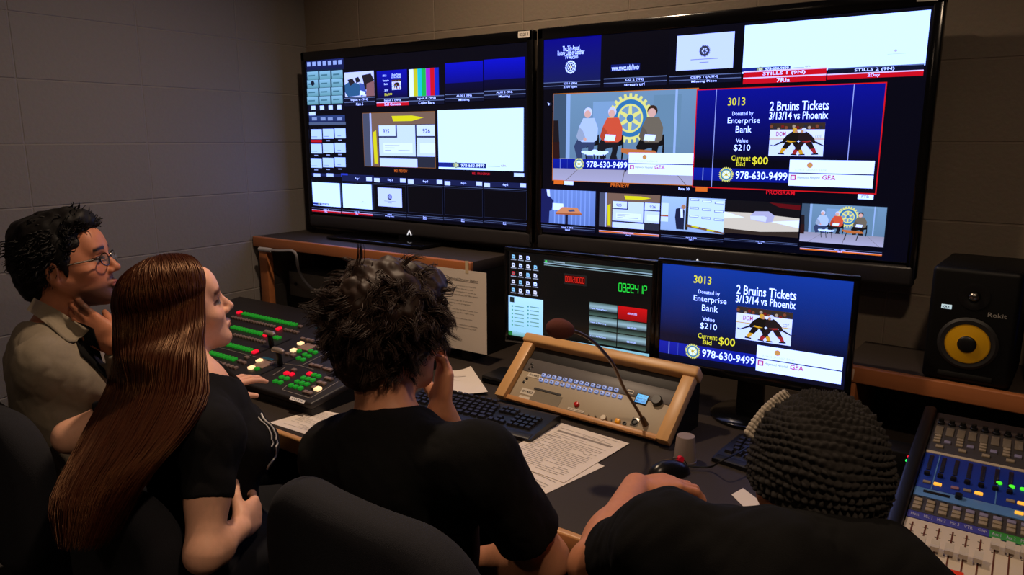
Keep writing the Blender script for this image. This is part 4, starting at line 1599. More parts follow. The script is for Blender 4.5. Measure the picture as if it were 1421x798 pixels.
# blue section: dark slots, small knobs, keys
for i in range(7):
    x = AX0 + .014 + i * .0225
    apart('level_slot', lambda: MB().box((0, 0, .0012), (.0075, .062, .002), None, .0006), mat('meter_dark', (34, 34, 52), rough=.25), x, b1_ - .042)
    apart('small_knob', lambda: MB().lathe([(.0055, 0), (.005, .007), (.0, .0075)], n=16), M_knob, x, b1_ - .092)
for u, v, m in ((1286, 670, M_tan), (1301, 673.3, M_amb), (1325, 678.5, mat('pink_key', (150, 110, 124))), (1342, 682, M_tan), (1358, 686, M_amb), (1402, 696.5, M_tan), (1417.5, 700, M_amb), (1414, 713.5, M_amb)):
    c = aloc(u, v)
    apart('lit_key' if m is M_amb else 'panel_key', lambda: MB().box((0, 0, .002), (.0135, .0085, .004), None, .0015), m, c[0], c[1])
for u, v in ((1386.5, 671.5), (1404, 676.5), (1419.5, 680)):
    c = aloc(u, v)
    apart('green_indicator', lambda: MB().lathe([(.005, 0), (.005, .003), (.003, .004), (0, .004)], n=14), mat('lit_green_dot', (70, 226, 40), emit=1, var=0), c[0], c[1])
for u0, v0, u1, v1 in ((1306.5, 632, 1290, 680), (1392, 654, 1375, 697)):
    a, b = aloc(u0, v0), aloc(u1, v1)
    MB().ab(np.array(((a[0] + b[0]) / 2 - .001, b0_, 0)), np.array(((a[0] + b[0]) / 2 + .001, b1_, .0016))).build('divider_line', M_lblue, aud)
a, b = aloc(1281, 682.5), aloc(1318, 690)
MB().ab(np.array((a[0], (a[1] + b[1]) / 2 - .004, 0)), np.array((b[0], (a[1] + b[1]) / 2 + .004, .002))).build('dark_slot', M_knob, aud)
c = aloc(1330, 692)
MB().lathe([(.0065, 0), (.006, .009), (0, .0095)], (c[0], c[1], .001), (0, 0, 1), 16).build('small_knob', M_knob, aud)
# three rows of pale keys above every fader
for i, x in enumerate(xs[:9]):
    for j in range(3):
        h = k1 - k0
        apart('channel_key', lambda: MB().box((0, 0, .0015), (.0135, .0105, .005), None, .0012), M_lav if j == 0 and i > 2 else M_tan, x - .001, k1 - h * (.30 + .25 * j))
    apart('signal_light', lambda: MB().lathe([(.003, 0), (.003, .002), (0, .002)], n=10), M_knob, x, k1 - .006)
band('green_strip', 717, 726.5, mat('strip_green', (52, 140, 40), rough=.5), h=.0012)[0].location.x += 0
g = [o_ for o_ in col.objects if o_.name.startswith('green_strip')][0]
for v_ in g.data.vertices:
    v_.co.x = max(v_.co.x, xs[6] - PITCH / 2)
ns = MB()
ny0, ny1 = aloc(1300, 726.5)[1], aloc(1300, 717)[1]
for i, x in enumerate(xs[:9]):
    vs, fs = glyphs(('Host', 'Mic 1', 'Mic 2', 'Mic 3', 'VTR', 'Clip', 'Aux 1', 'Aux 2', 'Main')[i])
    lo, hi = vs.min(0), vs.max(0)
    ns.add([(x - .0065 + .013 * (g_[0] - lo[0]) / (hi[0] - lo[0]), ny0 + (ny1 - ny0) * (.28 + .45 * (g_[1] - lo[1]) / (hi[1] - lo[1])), .0018) for g_ in vs], fs)
ns.build('strip_lettering', mat('strip_ink', (190, 190, 214), var=0), aud, smooth=0)
# faders
M_slot = mat('fader_slot_rust', (92, 44, 26), rough=.6)
for i, x in enumerate(xs[:9]):
    apart('fader_slot', lambda: MB().box((0, -.07, .0002), (.0024, .13, .0014)), M_slot, x, f1 - .008)
    up = i >= 6
    yc_ = f1 - (.03 if up else .082)
    def cap_():
        mb = MB()
        mb.prism([(-.0062, -.011, 0), (-.0062, -.011, .008), (-.0062, -.003, .007), (-.0062, 0, .006), (-.0062, .003, .007), (-.0062, .011, .009), (-.0062, .011, 0)], (.0124, 0, 0))
        return mb
    k = apart('fader_cap', cap_, mat('fader_cap_white', (196, 186, 176), rough=.35), x, yc_, .006)
    for j in range(2):
        apart('scale_mark', lambda: MB().box((0, 0, .0003), (.009, .0008, .001)), M_ink, x, f1 - .022 - .02 * j)
c = aloc(1322, 795)
MB().box((c[0], c[1], .001), (.03, .012, .002), None, .0006).build('red_tape', mat('red_tape', (226, 60, 30), rough=.5), aud)

# ================================================================== KEYBOARDS, MOUSE, CUP, LED BOX
def keyboard(label, m, w=.445, d=.158):
    t = thing('computer_keyboard', label, 'keyboard', m, 'keyboards on the desk')
    mb = MB()
    mb.prism([(-w / 2, -d / 2, .001), (-w / 2, -d / 2, .010), (-w / 2, -d / 2 + .03, .016), (-w / 2, d / 2 - .02, .026), (-w / 2, d / 2, .022), (-w / 2, d / 2, .001)], (w, 0, 0))
    mb.build('case', M_black, t, smooth=25)
    MB().box((0, -d / 2 + .012, .0105), (w - .01, .022, .006), Matrix.Rotation(R(11), 3, 'X'), .002).build('palm_edge', M_black, t)
    mk = mat('key_black', (27, 26, 27), rough=.36, var=.1)
    tilt = Matrix.Rotation(math.atan2(.010, .108), 4, 'X')
    prot = {}

    def key(x, y, kw, kd=.0145):
        z = .0165 + (y + d / 2 - .03) * .0926
        mm = Matrix.Translation((x, y, z)) @ tilt
        kk = (round(kw, 4), round(kd, 4))
        if kk not in prot:
            hw, hd_, tw, td = kw / 2, kd / 2, kw / 2 - .0022, kd / 2 - .0022
            vs = [(-hw, -hd_, 0), (hw, -hd_, 0), (hw, hd_, 0), (-hw, hd_, 0), (-tw, -td, .0062), (tw, -td, .0062), (tw, td, .0066), (-tw, td, .0066)]
            prot[kk] = MB().add(vs, [[3, 2, 1, 0], [4, 5, 6, 7], [0, 1, 5, 4], [1, 2, 6, 5], [2, 3, 7, 6], [3, 0, 4, 7]]).build('key', mk, t, smooth=0, m=mm)
            return
        k = prot[kk].copy()
        col.objects.link(k)
        k.parent = t
        k.matrix_local = mm
    P = .0182
    left = -w / 2 + .012
    ys = [-.036 + P * i for i in range(5)]
    for r_, y in enumerate(ys):
        if r_ == 0:
            x = left
            for kw in (.022, .020, .022, .098, .022, .020, .022, .024):
                key(x + kw / 2, y, kw - .002)
                x += kw + .0026
        else:
            n = 13
            off = (.0, .012, .006, .002, .0)[r_]
            for i in range(n):
                key(left + off + .009 + i * P * 1.13, y, .0165)
    for i in range(12):
        key(left + .009 + i * .0205, ys[4] + .024, .0165, .011)
    nx = left + 14.6 * P * 1.13 - .015
    for r_ in (3, 4):
        for i in range(3):
            key(nx + i * P, ys[r_], .0165)
    for i in range(3):
        key(nx + i * P, ys[0], .0165)
    key(nx + P, ys[1], .0165)
    px_ = nx + 3.35 * P
    for r_ in range(4):
        for i in range(4):
            if px_ + i * P < w / 2 - .008:
                key(px_ + i * P, ys[r_ + (1 if False else 0)] , .0165)
    return t


mk1 = Matrix.Translation((-1.183, 1.508, DZ)) @ Matrix.Rotation(R(2.5), 4, 'Z')
keyboard('black keyboard between the curly-haired person and the intercom panel', mk1)
mk2 = Matrix.Translation((-.548, 1.600, DZ)) @ Matrix.Rotation(R(-8), 4, 'Z') @ Matrix.Translation((.2, .079, 0))
keyboard('black keyboard partly hidden by the crocheted hat', mk2, w=.40)

# mouse
mc = onZ(928, 650, DZ + .016)
ma = R(62)
mm_ = Matrix.Translation((mc[0], mc[1], DZ)) @ Matrix.Rotation(ma - R(90), 4, 'Z')
mou = thing('computer_mouse', 'black mouse with red wheel under the hand', 'mouse', mm_)
bm = bmesh.new()
bmesh.ops.create_uvsphere(bm, u_segments=32, v_segments=20, radius=1)
for v in bm.verts:
    x, y, z = v.co
    w_ = .031 * (1 - .12 * math.cos(y * 2.2))
    v.co = Vector((x * w_, y * .056, max(z, -.0) * (.036 + .006 * (-y)) + .001))
mb = MB()
mb.add_bm(bm)
mb.build('shell', mat('mouse_black', (20, 19, 20), rough=.28), mou, smooth=60)
MB().cyl((-.004, .032, .031), (.004, .032, .031), .0085, n=18).build('scroll_wheel', mat('mouse_red', (190, 20, 40), rough=.3, emit=.15), mou)
MB().tube([(0, .010, .0375), (0, .025, .036), (0, .045, .026), (0, .055, .01)], .0012, 6).build('seam_strip', M_dgrey, mou)
lead = smooth_path([np.array(mm_ @ Vector((0, .055, .010))), onZ(985, 648, DZ + .012), onZ(1000, 640, DZ + .045), onZ(1030, 625, DZ + .05), onZ(1060, 605, DZ + .05)], 8)
MB().tube(lead, .0022, 6).build('mouse_lead', M_black, mou, world=True)

# upturned beaker
cb = onZ(950, 641, DZ)
cup = thing('plastic_beaker', 'small upturned grey plastic beaker beside the mouse', 'cup', (cb[0], cb[1], DZ))
MB().lathe([(.0275, .0005), (.0275, .006), (.0262, .007), (.0255, .016), (.0215, .063), (.0205, .066), (.0, .066)], (0, 0, 0), (0, 0, 1), 36).build('body', mat('frosted_plastic', (140, 126, 120), rough=.4, var=.04), cup)
MB().lathe([(.0277, .0004), (.0277, .0062), (.0264, .0071), (.0262, .0004)], (0, 0, 0), (0, 0, 1), 36).build('rim', mat('frosted_rim', (124, 112, 108), rough=.4), cup)
# LED box behind the hat
lb = onZ(1268, 634, DZ + .06)
led = thing('signal_box', 'small black box with red and green lights left of the mixer', 'signal box', (lb[0] - .03, lb[1], DZ))
MB().box((-.005, .03, .034), (.07, .07, .066), None, .005).build('case', M_black, led)
MB().ell((.022, -.006, .060), (.0035, .003, .0035), n=12, k=8).build('red_light', mat('led_red', (255, 30, 50), emit=3, var=0), led)
MB().ell((.018, -.006, .050), (.003, .003, .003), n=12, k=8).build('green_light', mat('led_green', (40, 220, 90), emit=2, var=0), led)
# dark red folder-like block and thin black box behind the left papers
blk = thing('modem_box', 'flat black box on the desk behind the keyboard', 'box', (-1.25, 1.82, DZ + .0015))
MB().box((-.02, -.02, .012), (.15, .11, .022), None, .004).build('case', M_black, blk)
MB().box((-.02, -.076, .012), (.12, .002, .010), None, .0005).build('front_strip', M_gloss, blk)

# ================================================================== PAPERS
def sheet(label, pts, z, lines, title=None, curl=0.0, group='loose sheets on the desk', name='paper_sheet'):
    """pts: world corners far-left, far-right, near-right, near-left; thin sheet with printed lines"""
    q = [np.array((x[0], x[1], z)) for x in pts]
    t = thing(name, label, 'paper', tuple((q[0] + q[2]) / 2), group)
    n = 10

    def at_(u, v):
        a = q[0] * (1 - u) + q[1] * u
        b = q[3] * (1 - u) + q[2] * u
        r = a * (1 - v) + b * v
        return r + np.array((0, 0, curl * (u - .5) ** 2 * 4 * (1 - .5 * v)))
    mb = MB()
    vs, fs = [], []
    for k in range(2):
        for i in range(n + 1):
            for j in range(n + 1):
                vs.append(at_(i / n, j / n) + (0, 0, .0004 * k))
    M_ = (n + 1) ** 2
    for i in range(n):
        for j in range(n):
            a = i * (n + 1) + j
            fs.append([M_ + a, M_ + a + n + 1, M_ + a + n + 2, M_ + a + 1])
            fs.append([a, a + 1, a + n + 2, a + n + 1])
    rim = [i * (n + 1) for i in range(n + 1)] + [n * (n + 1) + j for j in range(1, n + 1)] + [i * (n + 1) + n for i in range(n - 1, -1, -1)] + [j for j in range(n - 1, 0, -1)]
    for a, b in zip(rim, rim[1:] + rim[:1]):
        fs.append([a, b, M_ + b, M_ + a])
    mb.add(vs, fs)
    mb.build('leaf', M_paper, t, world=True, smooth=60)
    mb = MB()
    for (u0, u1, v, w) in lines:
        pr = [at_(u0, v), at_(u1, v), at_(u1, v + w), at_(u0, v + w)]
        mb.add([x + (0, 0, .0008) for x in pr], [[3, 2, 1, 0]])
    if lines:
        mb.build('printed_text', mat('print_grey', (150, 140, 132), var=0), t, world=True, smooth=0)
    return t


def text_lines(r, v0, v1, n, umax=.9, w=.008):
    out = []
    for i in range(n):
        v = v0 + (v1 - v0) * i / n
        u = .08
        while u < umax - .05:
            ln = r.uniform(.04, .16)
            if r.random() < .85:
                out.append((u, min(umax, u + ln), v, w))
            u += ln + .012
    return out


rr = random.Random(3)


def rect_from(tl, tr, ln):
    """sheet corners from its far edge and length"""
    tl, tr = np.array(tl[:2]), np.array(tr[:2])
    d = tr - tl
    n_ = np.array((d[1], -d[0])) / np.hypot(*d)
    return [tl, tr, tr + n_ * ln, tl + n_ * ln]


A = rect_from((-.963, 1.596), (-.752, 1.579), .279)
Bq = [np.array((-.957, 1.475)), np.array((-.742, 1.430)), np.array((-.797, 1.157)), np.array((-1.01, 1.20))]
sheet('printed sheet lying beneath the upper one, near the desk edge', Bq, DZ + .0008, text_lines(rr, .08, .95, 22))
tab = [(.1, .75, .10, .006), (.45, .85, .125, .006), (.12, .9, .155, .035), (.12, .6, .23, .006), (.12, .9, .27, .006), (.1, .3, .3, .01)] + text_lines(rr, .32, .95, 20)
sheet('printed sheet on top, right against the maple-framed panel', A, DZ + .0022, tab + [(.62, .9, .04, .006)])
sheet('small corner of paper between keyboard and black shirt', rect_from((-1.075, 1.428), (-.985, 1.40), .24), DZ + .0008, text_lines(rr, .1, .9, 12))
L4 = [np.array((-1.53, 1.35)), np.array((-1.32, 1.40)), np.array((-1.27, 1.165)), np.array((-1.5, 1.135))]
L4 = [onZ(482, 553, DZ)[:2] + (0.0, -.11), onZ(520, 560, DZ)[:2] + (.09, -.10), onZ(440, 612, DZ)[:2] + (.24, .02), onZ(373, 587, DZ)[:2]]
sheet('sheet at the desk edge in front of the vision switcher', L4, DZ + .0008, text_lines(rr, .1, .9, 20))
sheet('sheet standing askew left of the black keyboard', [onZ(622, 520, DZ)[:2] + (-.03, .0), onZ(669, 503, DZ)[:2] + (.03, -.1), onZ(677, 549, DZ)[:2], onZ(616, 549, DZ)[:2]], DZ + .006, [(.25, .7, .3, .012), (.2, .5, .45, .01)], curl=.012)
sheet('scrap of white paper below the crocheted hat', [onZ(1015, 687, DZ)[:2], onZ(1031, 678, DZ)[:2], onZ(1060, 700, DZ)[:2], onZ(1040, 712, DZ)[:2]], DZ + .0008, [])
# notice taped to the left shelf
hy = 1.8835
n0, n1, n2, n3 = onY(598, 374, hy), onY(673.5, 378.5, hy), onY(677.5, 493, hy), onY(605, 487, hy)
xa, xb, za, zb_ = -1.64, n1[0], n1[2], n2[2]
xb = (n1[0] + n2[0]) / 2
xa = xb - .216
nt_ = thing('notice_sheet', 'typed notice sheet hanging from tape under the left shelf', 'notice', ((xa + xb) / 2, hy, zb_))
MB().ab(np.array((xa, hy - .0006, zb_)), np.array((xb, hy, za))).build('leaf', M_paper, nt_, world=True, smooth=0)
mb = MB()
wd_, ht_ = xb - xa, za - zb_


def nline(t, x0, x1, y0, y1, bold=False):
    vs, fs = glyphs(t, bold)
    lo, hi = vs.min(0), vs.max(0)
    mb.add([(xa + wd_ * (x0 + (x1 - x0) * (g_[0] - lo[0]) / (hi[0] - lo[0])), hy - .0010, za - ht_ * (y1 + (y0 - y1) * (g_[1] - lo[1]) / (hi[1] - lo[1]))) for g_ in vs], fs)


nline('Technical Director Station', .22, .84, .105, .132, True)
mb.ab(np.array((xa + wd_ * .22, hy - .001, za - ht_ * .142)), np.array((xa + wd_ * .84, hy - .0008, za - ht_ * .138)))
for i, (t, e) in enumerate((('Check that every camera is patched and', .80), ('set to program before the show and', .74), ('that all keys are loaded and named as', .80), ('on the rundown sheet for the crew', .83), ('', 0), ('Call each bid page up in preview', .74), ('before taking it to program', .68), ('', 0), ('Make sure the clip for the breaks runs', .84), ('from the start at the right time', .76), ('', 0), ('Loading a new show file', .72), ('', 0), ('Do not close the switcher software', .82), ('without telling the engineering staff', .80))):
    if t:
        nline(t, .1, e, .19 + i * .037, .19 + i * .037 + .02)
mb.build('printed_text', mat('print_dark', (92, 84, 78), var=0), nt_, world=True, smooth=0)
tx = onY(648, 365, hy)[0]
MB().ab(np.array((tx - .007, hy - .0012, za - .01)), np.array((tx + .007, hy - .0007, za + .032))).build('tape_strip', mat('masking_tape', (206, 186, 150), rough=.6), nt_, world=True, smooth=0)
# ================================================================== ORGANIC SHAPES: blended solids turned into one surface
class Solid:
    """a blend of round cones and ellipsoids, meshed as ONE closed surface"""

    def __init__(s):
        s.p = []

    def cap(s, a, b, ra, rb=None, k=.012, sub=False, cut=None):
        s.p.append(('c', np.asarray(a, float), np.asarray(b, float), float(ra), float(ra if rb is None else rb), k, sub, cut))
        return s

    def ell(s, c, r, Rm=None, k=.012, sub=False, cut=None):
        s.p.append(('e', np.asarray(c, float), np.asarray(r, float), None if Rm is None else np.asarray(Rm, float), None, k, sub, cut))
        return s

    def box(s, c, half, rr, Rm=None, k=.012, sub=False, cut=None, bend=0.0):
        s.p.append(('b', np.asarray(c, float), np.asarray(half, float), None if Rm is None else np.asarray(Rm, float), (rr, bend), k, sub, cut))
        return s

    def pad(s, c, half, R_, rr, Rm=None, k=.012, sub=False, cut=None, bend=0.0):
        s.p.append(('p', np.asarray(c, float), np.asarray(half, float), None if Rm is None else np.asarray(Rm, float), (rr, bend, R_), k, sub, cut))
        return s

    @staticmethod
    def dist(q, P):
        t, a, b, r0, r1, k, sub, cut = q
        if t == 'c':
            ba = b - a
            h = np.clip(((P - a) @ ba) / max(ba @ ba, 1e-12), 0, 1)
            d = np.linalg.norm(P - a - h[:, None] * ba, axis=1) - (r0 + (r1 - r0) * h)
        elif t == 'e':
            x = P - a
            if r0 is not None:
                x = x @ r0
            x0 = np.linalg.norm(x / b, axis=1)
            x1 = np.linalg.norm(x / (b * b), axis=1)
            d = x0 * (x0 - 1) / np.maximum(x1, 1e-9)
        else:
            x = P - a
            if r0 is not None:
                x = x @ r0
            rr, bend = r1[:2]
            if bend:
                x = x.copy()
                x[:, 1] -= bend * x[:, 0] ** 2
            if t == 'p':
                R_ = r1[2]
                y2 = np.abs(x[:, [0, 2]]) - (b[[0, 2]] - R_)
                d2 = np.linalg.norm(np.maximum(y2, 0), axis=1) + np.minimum(y2.max(1), 0) - R_
                y = np.stack([d2 + rr, np.abs(x[:, 1]) - (b[1] - rr)], 1)
            else:
                y = np.abs(x) - (b - rr)
            d = np.linalg.norm(np.maximum(y, 0), axis=1) + np.minimum(y.max(1), 0) - rr
        if cut is not None:
            for c, n in cut:
                d = np.maximum(d, (P - np.asarray(c)) @ np.asarray(n))
        return d

    @staticmethod
    def blend(D, d, k, sub):
        if sub:
            h = np.clip(.5 - .5 * (D + d) / k, 0, 1)
            return D * (1 - h) - d * h + k * h * (1 - h)
        h = np.clip(.5 + .5 * (D - d) / k, 0, 1)
        return D * (1 - h) + d * h - k * h * (1 - h)

    def bounds(s):
        lo, hi = np.full(3, 1e9), np.full(3, -1e9)
        for t, a, b, r0, r1, k, sub, cut in s.p:
            if sub:
                continue
            if t == 'c':
                for q, r in ((a, r0), (b, r1)):
                    lo, hi = np.minimum(lo, q - r), np.maximum(hi, q + r)
            else:
                e = np.full(3, np.linalg.norm(b) if t in 'bp' else b.max()) if r0 is not None or t in 'bp' else b
                lo, hi = np.minimum(lo, a - e), np.maximum(hi, a + e)
        return lo, hi

    def mesh(s, h):
        lo, hi = s.bounds()
        pad = 3 * h + .01
        lo = lo - pad
        B = 8
        nb = np.ceil((hi + pad - lo) / (h * B)).astype(int)
        N = nb * B + 1
        V = np.full(tuple(N), 1.0, np.float32)
        ii = np.stack(np.meshgrid(*[np.arange(n) for n in nb], indexing='ij'), -1).reshape(-1, 3)
        C = lo + (ii + .5) * (h * B)
        hd = h * B * .87
        ds = np.stack([s.dist(q, C) for q in s.p], 1)
        pos = [i for i, q in enumerate(s.p) if not q[6]]
        dm = ds[:, pos].min(1)
        kmax = max(q[5] for q in s.p)
        D = np.full(len(C), 1e3)
        for i, q in enumerate(s.p):
            D = s.blend(D, ds[:, i], q[5], q[6])
        act = np.abs(D) < hd * 1.9 + kmax * .4
        for a in np.nonzero((~act) & (D < 0))[0]:
            i, j, k = ii[a] * B
            V[i:i + B, j:j + B, k:k + B] = -1
        g = np.stack(np.meshgrid(*[np.arange(B)] * 3, indexing='ij'), -1).reshape(-1, 3)
        A = np.nonzero(act)[0]
        for c0 in range(0, len(A), 400):
            idx = A[c0:c0 + 400]
            G = (ii[idx] * B)[:, None, :] + g[None]
            P = (lo + G * h)
            val = np.full(P.shape[:2], 1e3)
            for i, q in enumerate(s.p):
                if q[6]:
                    rel = ds[idx, i] < hd * 1.5 + q[5] * 2
                else:
                    rel = ds[idx, i] < np.maximum(dm[idx], -1) + 2.6 * hd + q[5]
                w = np.nonzero(rel)[0]
                if len(w) == 0:
                    continue
                sh = val[w].shape
                val[w] = s.blend(val[w].reshape(-1), s.dist(q, P[w].reshape(-1, 3)), q[5], q[6]).reshape(sh)
            V[G[..., 0], G[..., 1], G[..., 2]] = val
        # surface nets
        ins = V < 0
        c = [ins[x:N[0] - 1 + x, y:N[1] - 1 + y, z:N[2] - 1 + z] for x in (0, 1) for y in (0, 1) for z in (0, 1)]
        any_ = np.logical_or.reduce(c)
        all_ = np.logical_and.reduce(c)
        cells = np.argwhere(any_ & ~all_)
        cid = np.full(tuple(N - 1), -1, np.int32)
        cid[cells[:, 0], cells[:, 1], cells[:, 2]] = np.arange(len(cells))
        off = np.array([(x, y, z) for x in (0, 1) for y in (0, 1) for z in (0, 1)])
        cv = np.stack([V[cells[:, 0] + o_[0], cells[:, 1] + o_[1], cells[:, 2] + o_[2]] for o_ in off], 1)
        acc, cnt = np.zeros((len(cells), 3)), np.zeros(len(cells))
        for a in range(8):
            for b in range(a + 1, 8):
                if np.abs(off[a] - off[b]).sum() != 1:
                    continue
                va, vb = cv[:, a], cv[:, b]
                m = (va < 0) != (vb < 0)
                t = np.where(m, va / np.where(m, va - vb, 1), 0)
                acc += np.where(m[:, None], off[a] + t[:, None] * (off[b] - off[a]), 0)
                cnt += m
        verts = lo + (cells + acc / cnt[:, None]) * h
        quads = []
        for ax in range(3):
            sl0 = [slice(None)] * 3
            sl1 = [slice(None)] * 3
            sl0[ax] = slice(0, N[ax] - 1)
            sl1[ax] = slice(1, N[ax])
            a, b = ins[tuple(sl0)], ins[tuple(sl1)]
            e = np.argwhere(a != b)
            u, w = (ax + 1) % 3, (ax + 2) % 3
            e = e[(e[:, u] > 0) & (e[:, w] > 0) & (e[:, u] < N[u] - 1) & (e[:, w] < N[w] - 1)]
            q = []
            for du, dw in ((-1, -1), (0, -1), (0, 0), (-1, 0)):
                f = e.copy()
                f[:, u] += du
                f[:, w] += dw
                q.append(cid[f[:, 0], f[:, 1], f[:, 2]])
            q = np.stack(q, 1)
            flip = b[e[:, 0], e[:, 1], e[:, 2]]
            q[flip] = q[flip][:, ::-1]
            quads.append(q)
        quads = np.concatenate(quads)
        quads = quads[(quads >= 0).all(1)]
        return verts, quads


def normals_of(v, q):
    n = np.zeros_like(v)
    a = np.cross(v[q[:, 2]] - v[q[:, 0]], v[q[:, 3]] - v[q[:, 1]])
    for i in range(4):
        np.add.at(n, q[:, i], a)
    return n / np.maximum(np.linalg.norm(n, axis=1), 1e-12)[:, None]


def relax(v, q, it=2, w=.5):
    for _ in range(it):
        acc, cnt = np.zeros_like(v), np.zeros(len(v))
        for i in range(4):
            for j in (1, 3):
                np.add.at(acc, q[:, i], v[q[:, (i + j) % 4]])
                np.add.at(cnt, q[:, i], 1)
        v = v * (1 - w) + w * acc / np.maximum(cnt, 1)[:, None]
    return v


def wob(P, f, seed=0):
    """smooth pseudo-noise made of sines, about -1..1"""
    r = np.random.default_rng(seed)
    out = np.zeros(len(P))
    for o_ in range(5):
        k = r.normal(size=3)
        k = k / np.linalg.norm(k) * f * (1 + .45 * o_)
        out += np.sin(P @ k + r.uniform(0, 6.28) + 1.3 * np.sin(P @ np.roll(k, 1) * .7 + o_)) / (1 + .35 * o_)
    return out / 2.4


def solid_obj(name, S_, h, m, parent=None, origin=None, colf=None, disp=None, it=2):
    v, q = S_.mesh(h)
    if it:
        v = relax(v, q, it)
    if disp is not None:
        n = normals_of(v, q)
        v = v + n * disp(v, n)[:, None]
    me = bpy.data.meshes.new(name)
    if parent is not None:
        inv = np.array(MW[parent.name].inverted())
        lv = v @ inv[:3, :3].T + inv[:3, 3]
    else:
        lv = v - np.asarray(origin)
    me.vertices.add(len(lv))
    me.vertices.foreach_set('co', lv.astype(np.float32).ravel())
    me.loops.add(len(q) * 4)
    me.loops.foreach_set('vertex_index', q.astype(np.int32).ravel())
    me.polygons.add(len(q))
    me.polygons.foreach_set('loop_start', np.arange(0, len(q) * 4, 4, dtype=np.int32))
    me.polygons.foreach_set('use_smooth', np.ones(len(q), bool))
    me.update(calc_edges=True)
    me.validate()
    if colf is not None:
        ca = me.color_attributes.new('Col', 'FLOAT_COLOR', 'POINT')
        cc = np.concatenate([colf(v), np.ones((len(v), 1))], 1).astype(np.float32)
        ca.data.foreach_set('color', cc.ravel())
    me.materials.append(m)
    return link_mesh(name, me, parent, None if parent is not None else Matrix.Translation(tuple(origin)))


def az(a, pitch=0.0, roll=0.0):
    """head axes as matrix columns (right, forward, up); azimuth a in degrees from +X, pitch up, roll to its right"""
    a, b, c = R(a), R(pitch), R(roll)
    f = np.array((math.cos(a) * math.cos(b), math.sin(a) * math.cos(b), math.sin(b)))
    r = np.array((math.sin(a), -math.cos(a), 0))
    u = np.cross(r, f)
    return np.stack([r * math.cos(c) - u * math.sin(c), f, u * math.cos(c) + r * math.sin(c)], 1)


def head_shape(S_, c, Rm, sc_=1.0, fem=False):
    """adult head: skull, jaw, brow, nose, lips, sockets, ears. local x right, y forward, z up"""
    def L(x, y, z):
        return c + Rm @ (np.array((x, y, z)) * sc_)

    def E(x, y, z, rx, ry, rz, k=.012, sub=False, Rl=None):
        S_.ell(L(x, y, z), np.array((rx, ry, rz)) * sc_, Rm if Rl is None else Rm @ Rl, k, sub)

    def K(a, b, ra, rb, k=.012, sub=False):
        S_.cap(L(*a), L(*b), ra * sc_, rb * sc_, k, sub)
    E(0, -.012, .035, .074, .094, .086, .02)
    E(0, .030, -.005, .064, .062, .085, .03)
    E(0, .040, -.055, .052 if fem else .056, .048, .058, .03)
    for s in (-1, 1):
        K((s * .058, -.008, -.035), (s * .022, .068, -.092), .017, .016, .025)
        E(s * .044, .058, -.022, .022, .022, .020, .02)
    E(0, .074, -.096, .023, .018, .017, .018)
    K((-.034, .082, .030), (.034, .082, .030), .011 if fem else .0135, .011 if fem else .0135, .02)
    E(0, .070, .055, .050, .030, .040, .02)
    # nose
    K((0, .090, .018), (0, .110, -.022), .0075, .0105, .012)
    E(0, .111, -.026, .0105, .010, .009, .006)
    for s in (-1, 1):
        E(s * .0115, .099, -.030, .0075, .009, .0075, .006)
        # eye socket then eyeball and lids
        E(s * .031, .098, .006, .017, .012, .011, .012, True)
        E(s * .031, .0765, .006, .0135, .0135, .0125, .003)
        K((s * .019, .0895, .0125), (s * .043, .083, .0115), .0035, .0035, .004)
        K((s * .020, .088, -.002), (s * .042, .082, -.001), .003, .003, .004)
    # lips
    K((-.020, .088, -.062), (.020, .088, -.062), .005, .005, .006)
    E(0, .095, -.0595, .016, .008, .0055, .006)
    E(0, .094, -.0700, .015, .009, .0062, .006)
    E(0, .104, -.0648, .019, .006, .0014, .003, True)
    E(0, .100, -.080, .020, .008, .006, .008, True)
    # ears
    for s in (-1, 1):
        Rl = np.array(Matrix.Rotation(s * R(-18), 3, 'Z') @ Matrix.Rotation(R(-12), 3, 'X'))
        E(s * .077, -.014, -.002, .009, .019, .031, .006, False, Rl)
        E(s * .074, -.012, -.026, .008, .011, .012, .006, False, Rl)
        E(s * .086, -.008, .002, .006, .010, .019, .005, True, Rl)
    return L


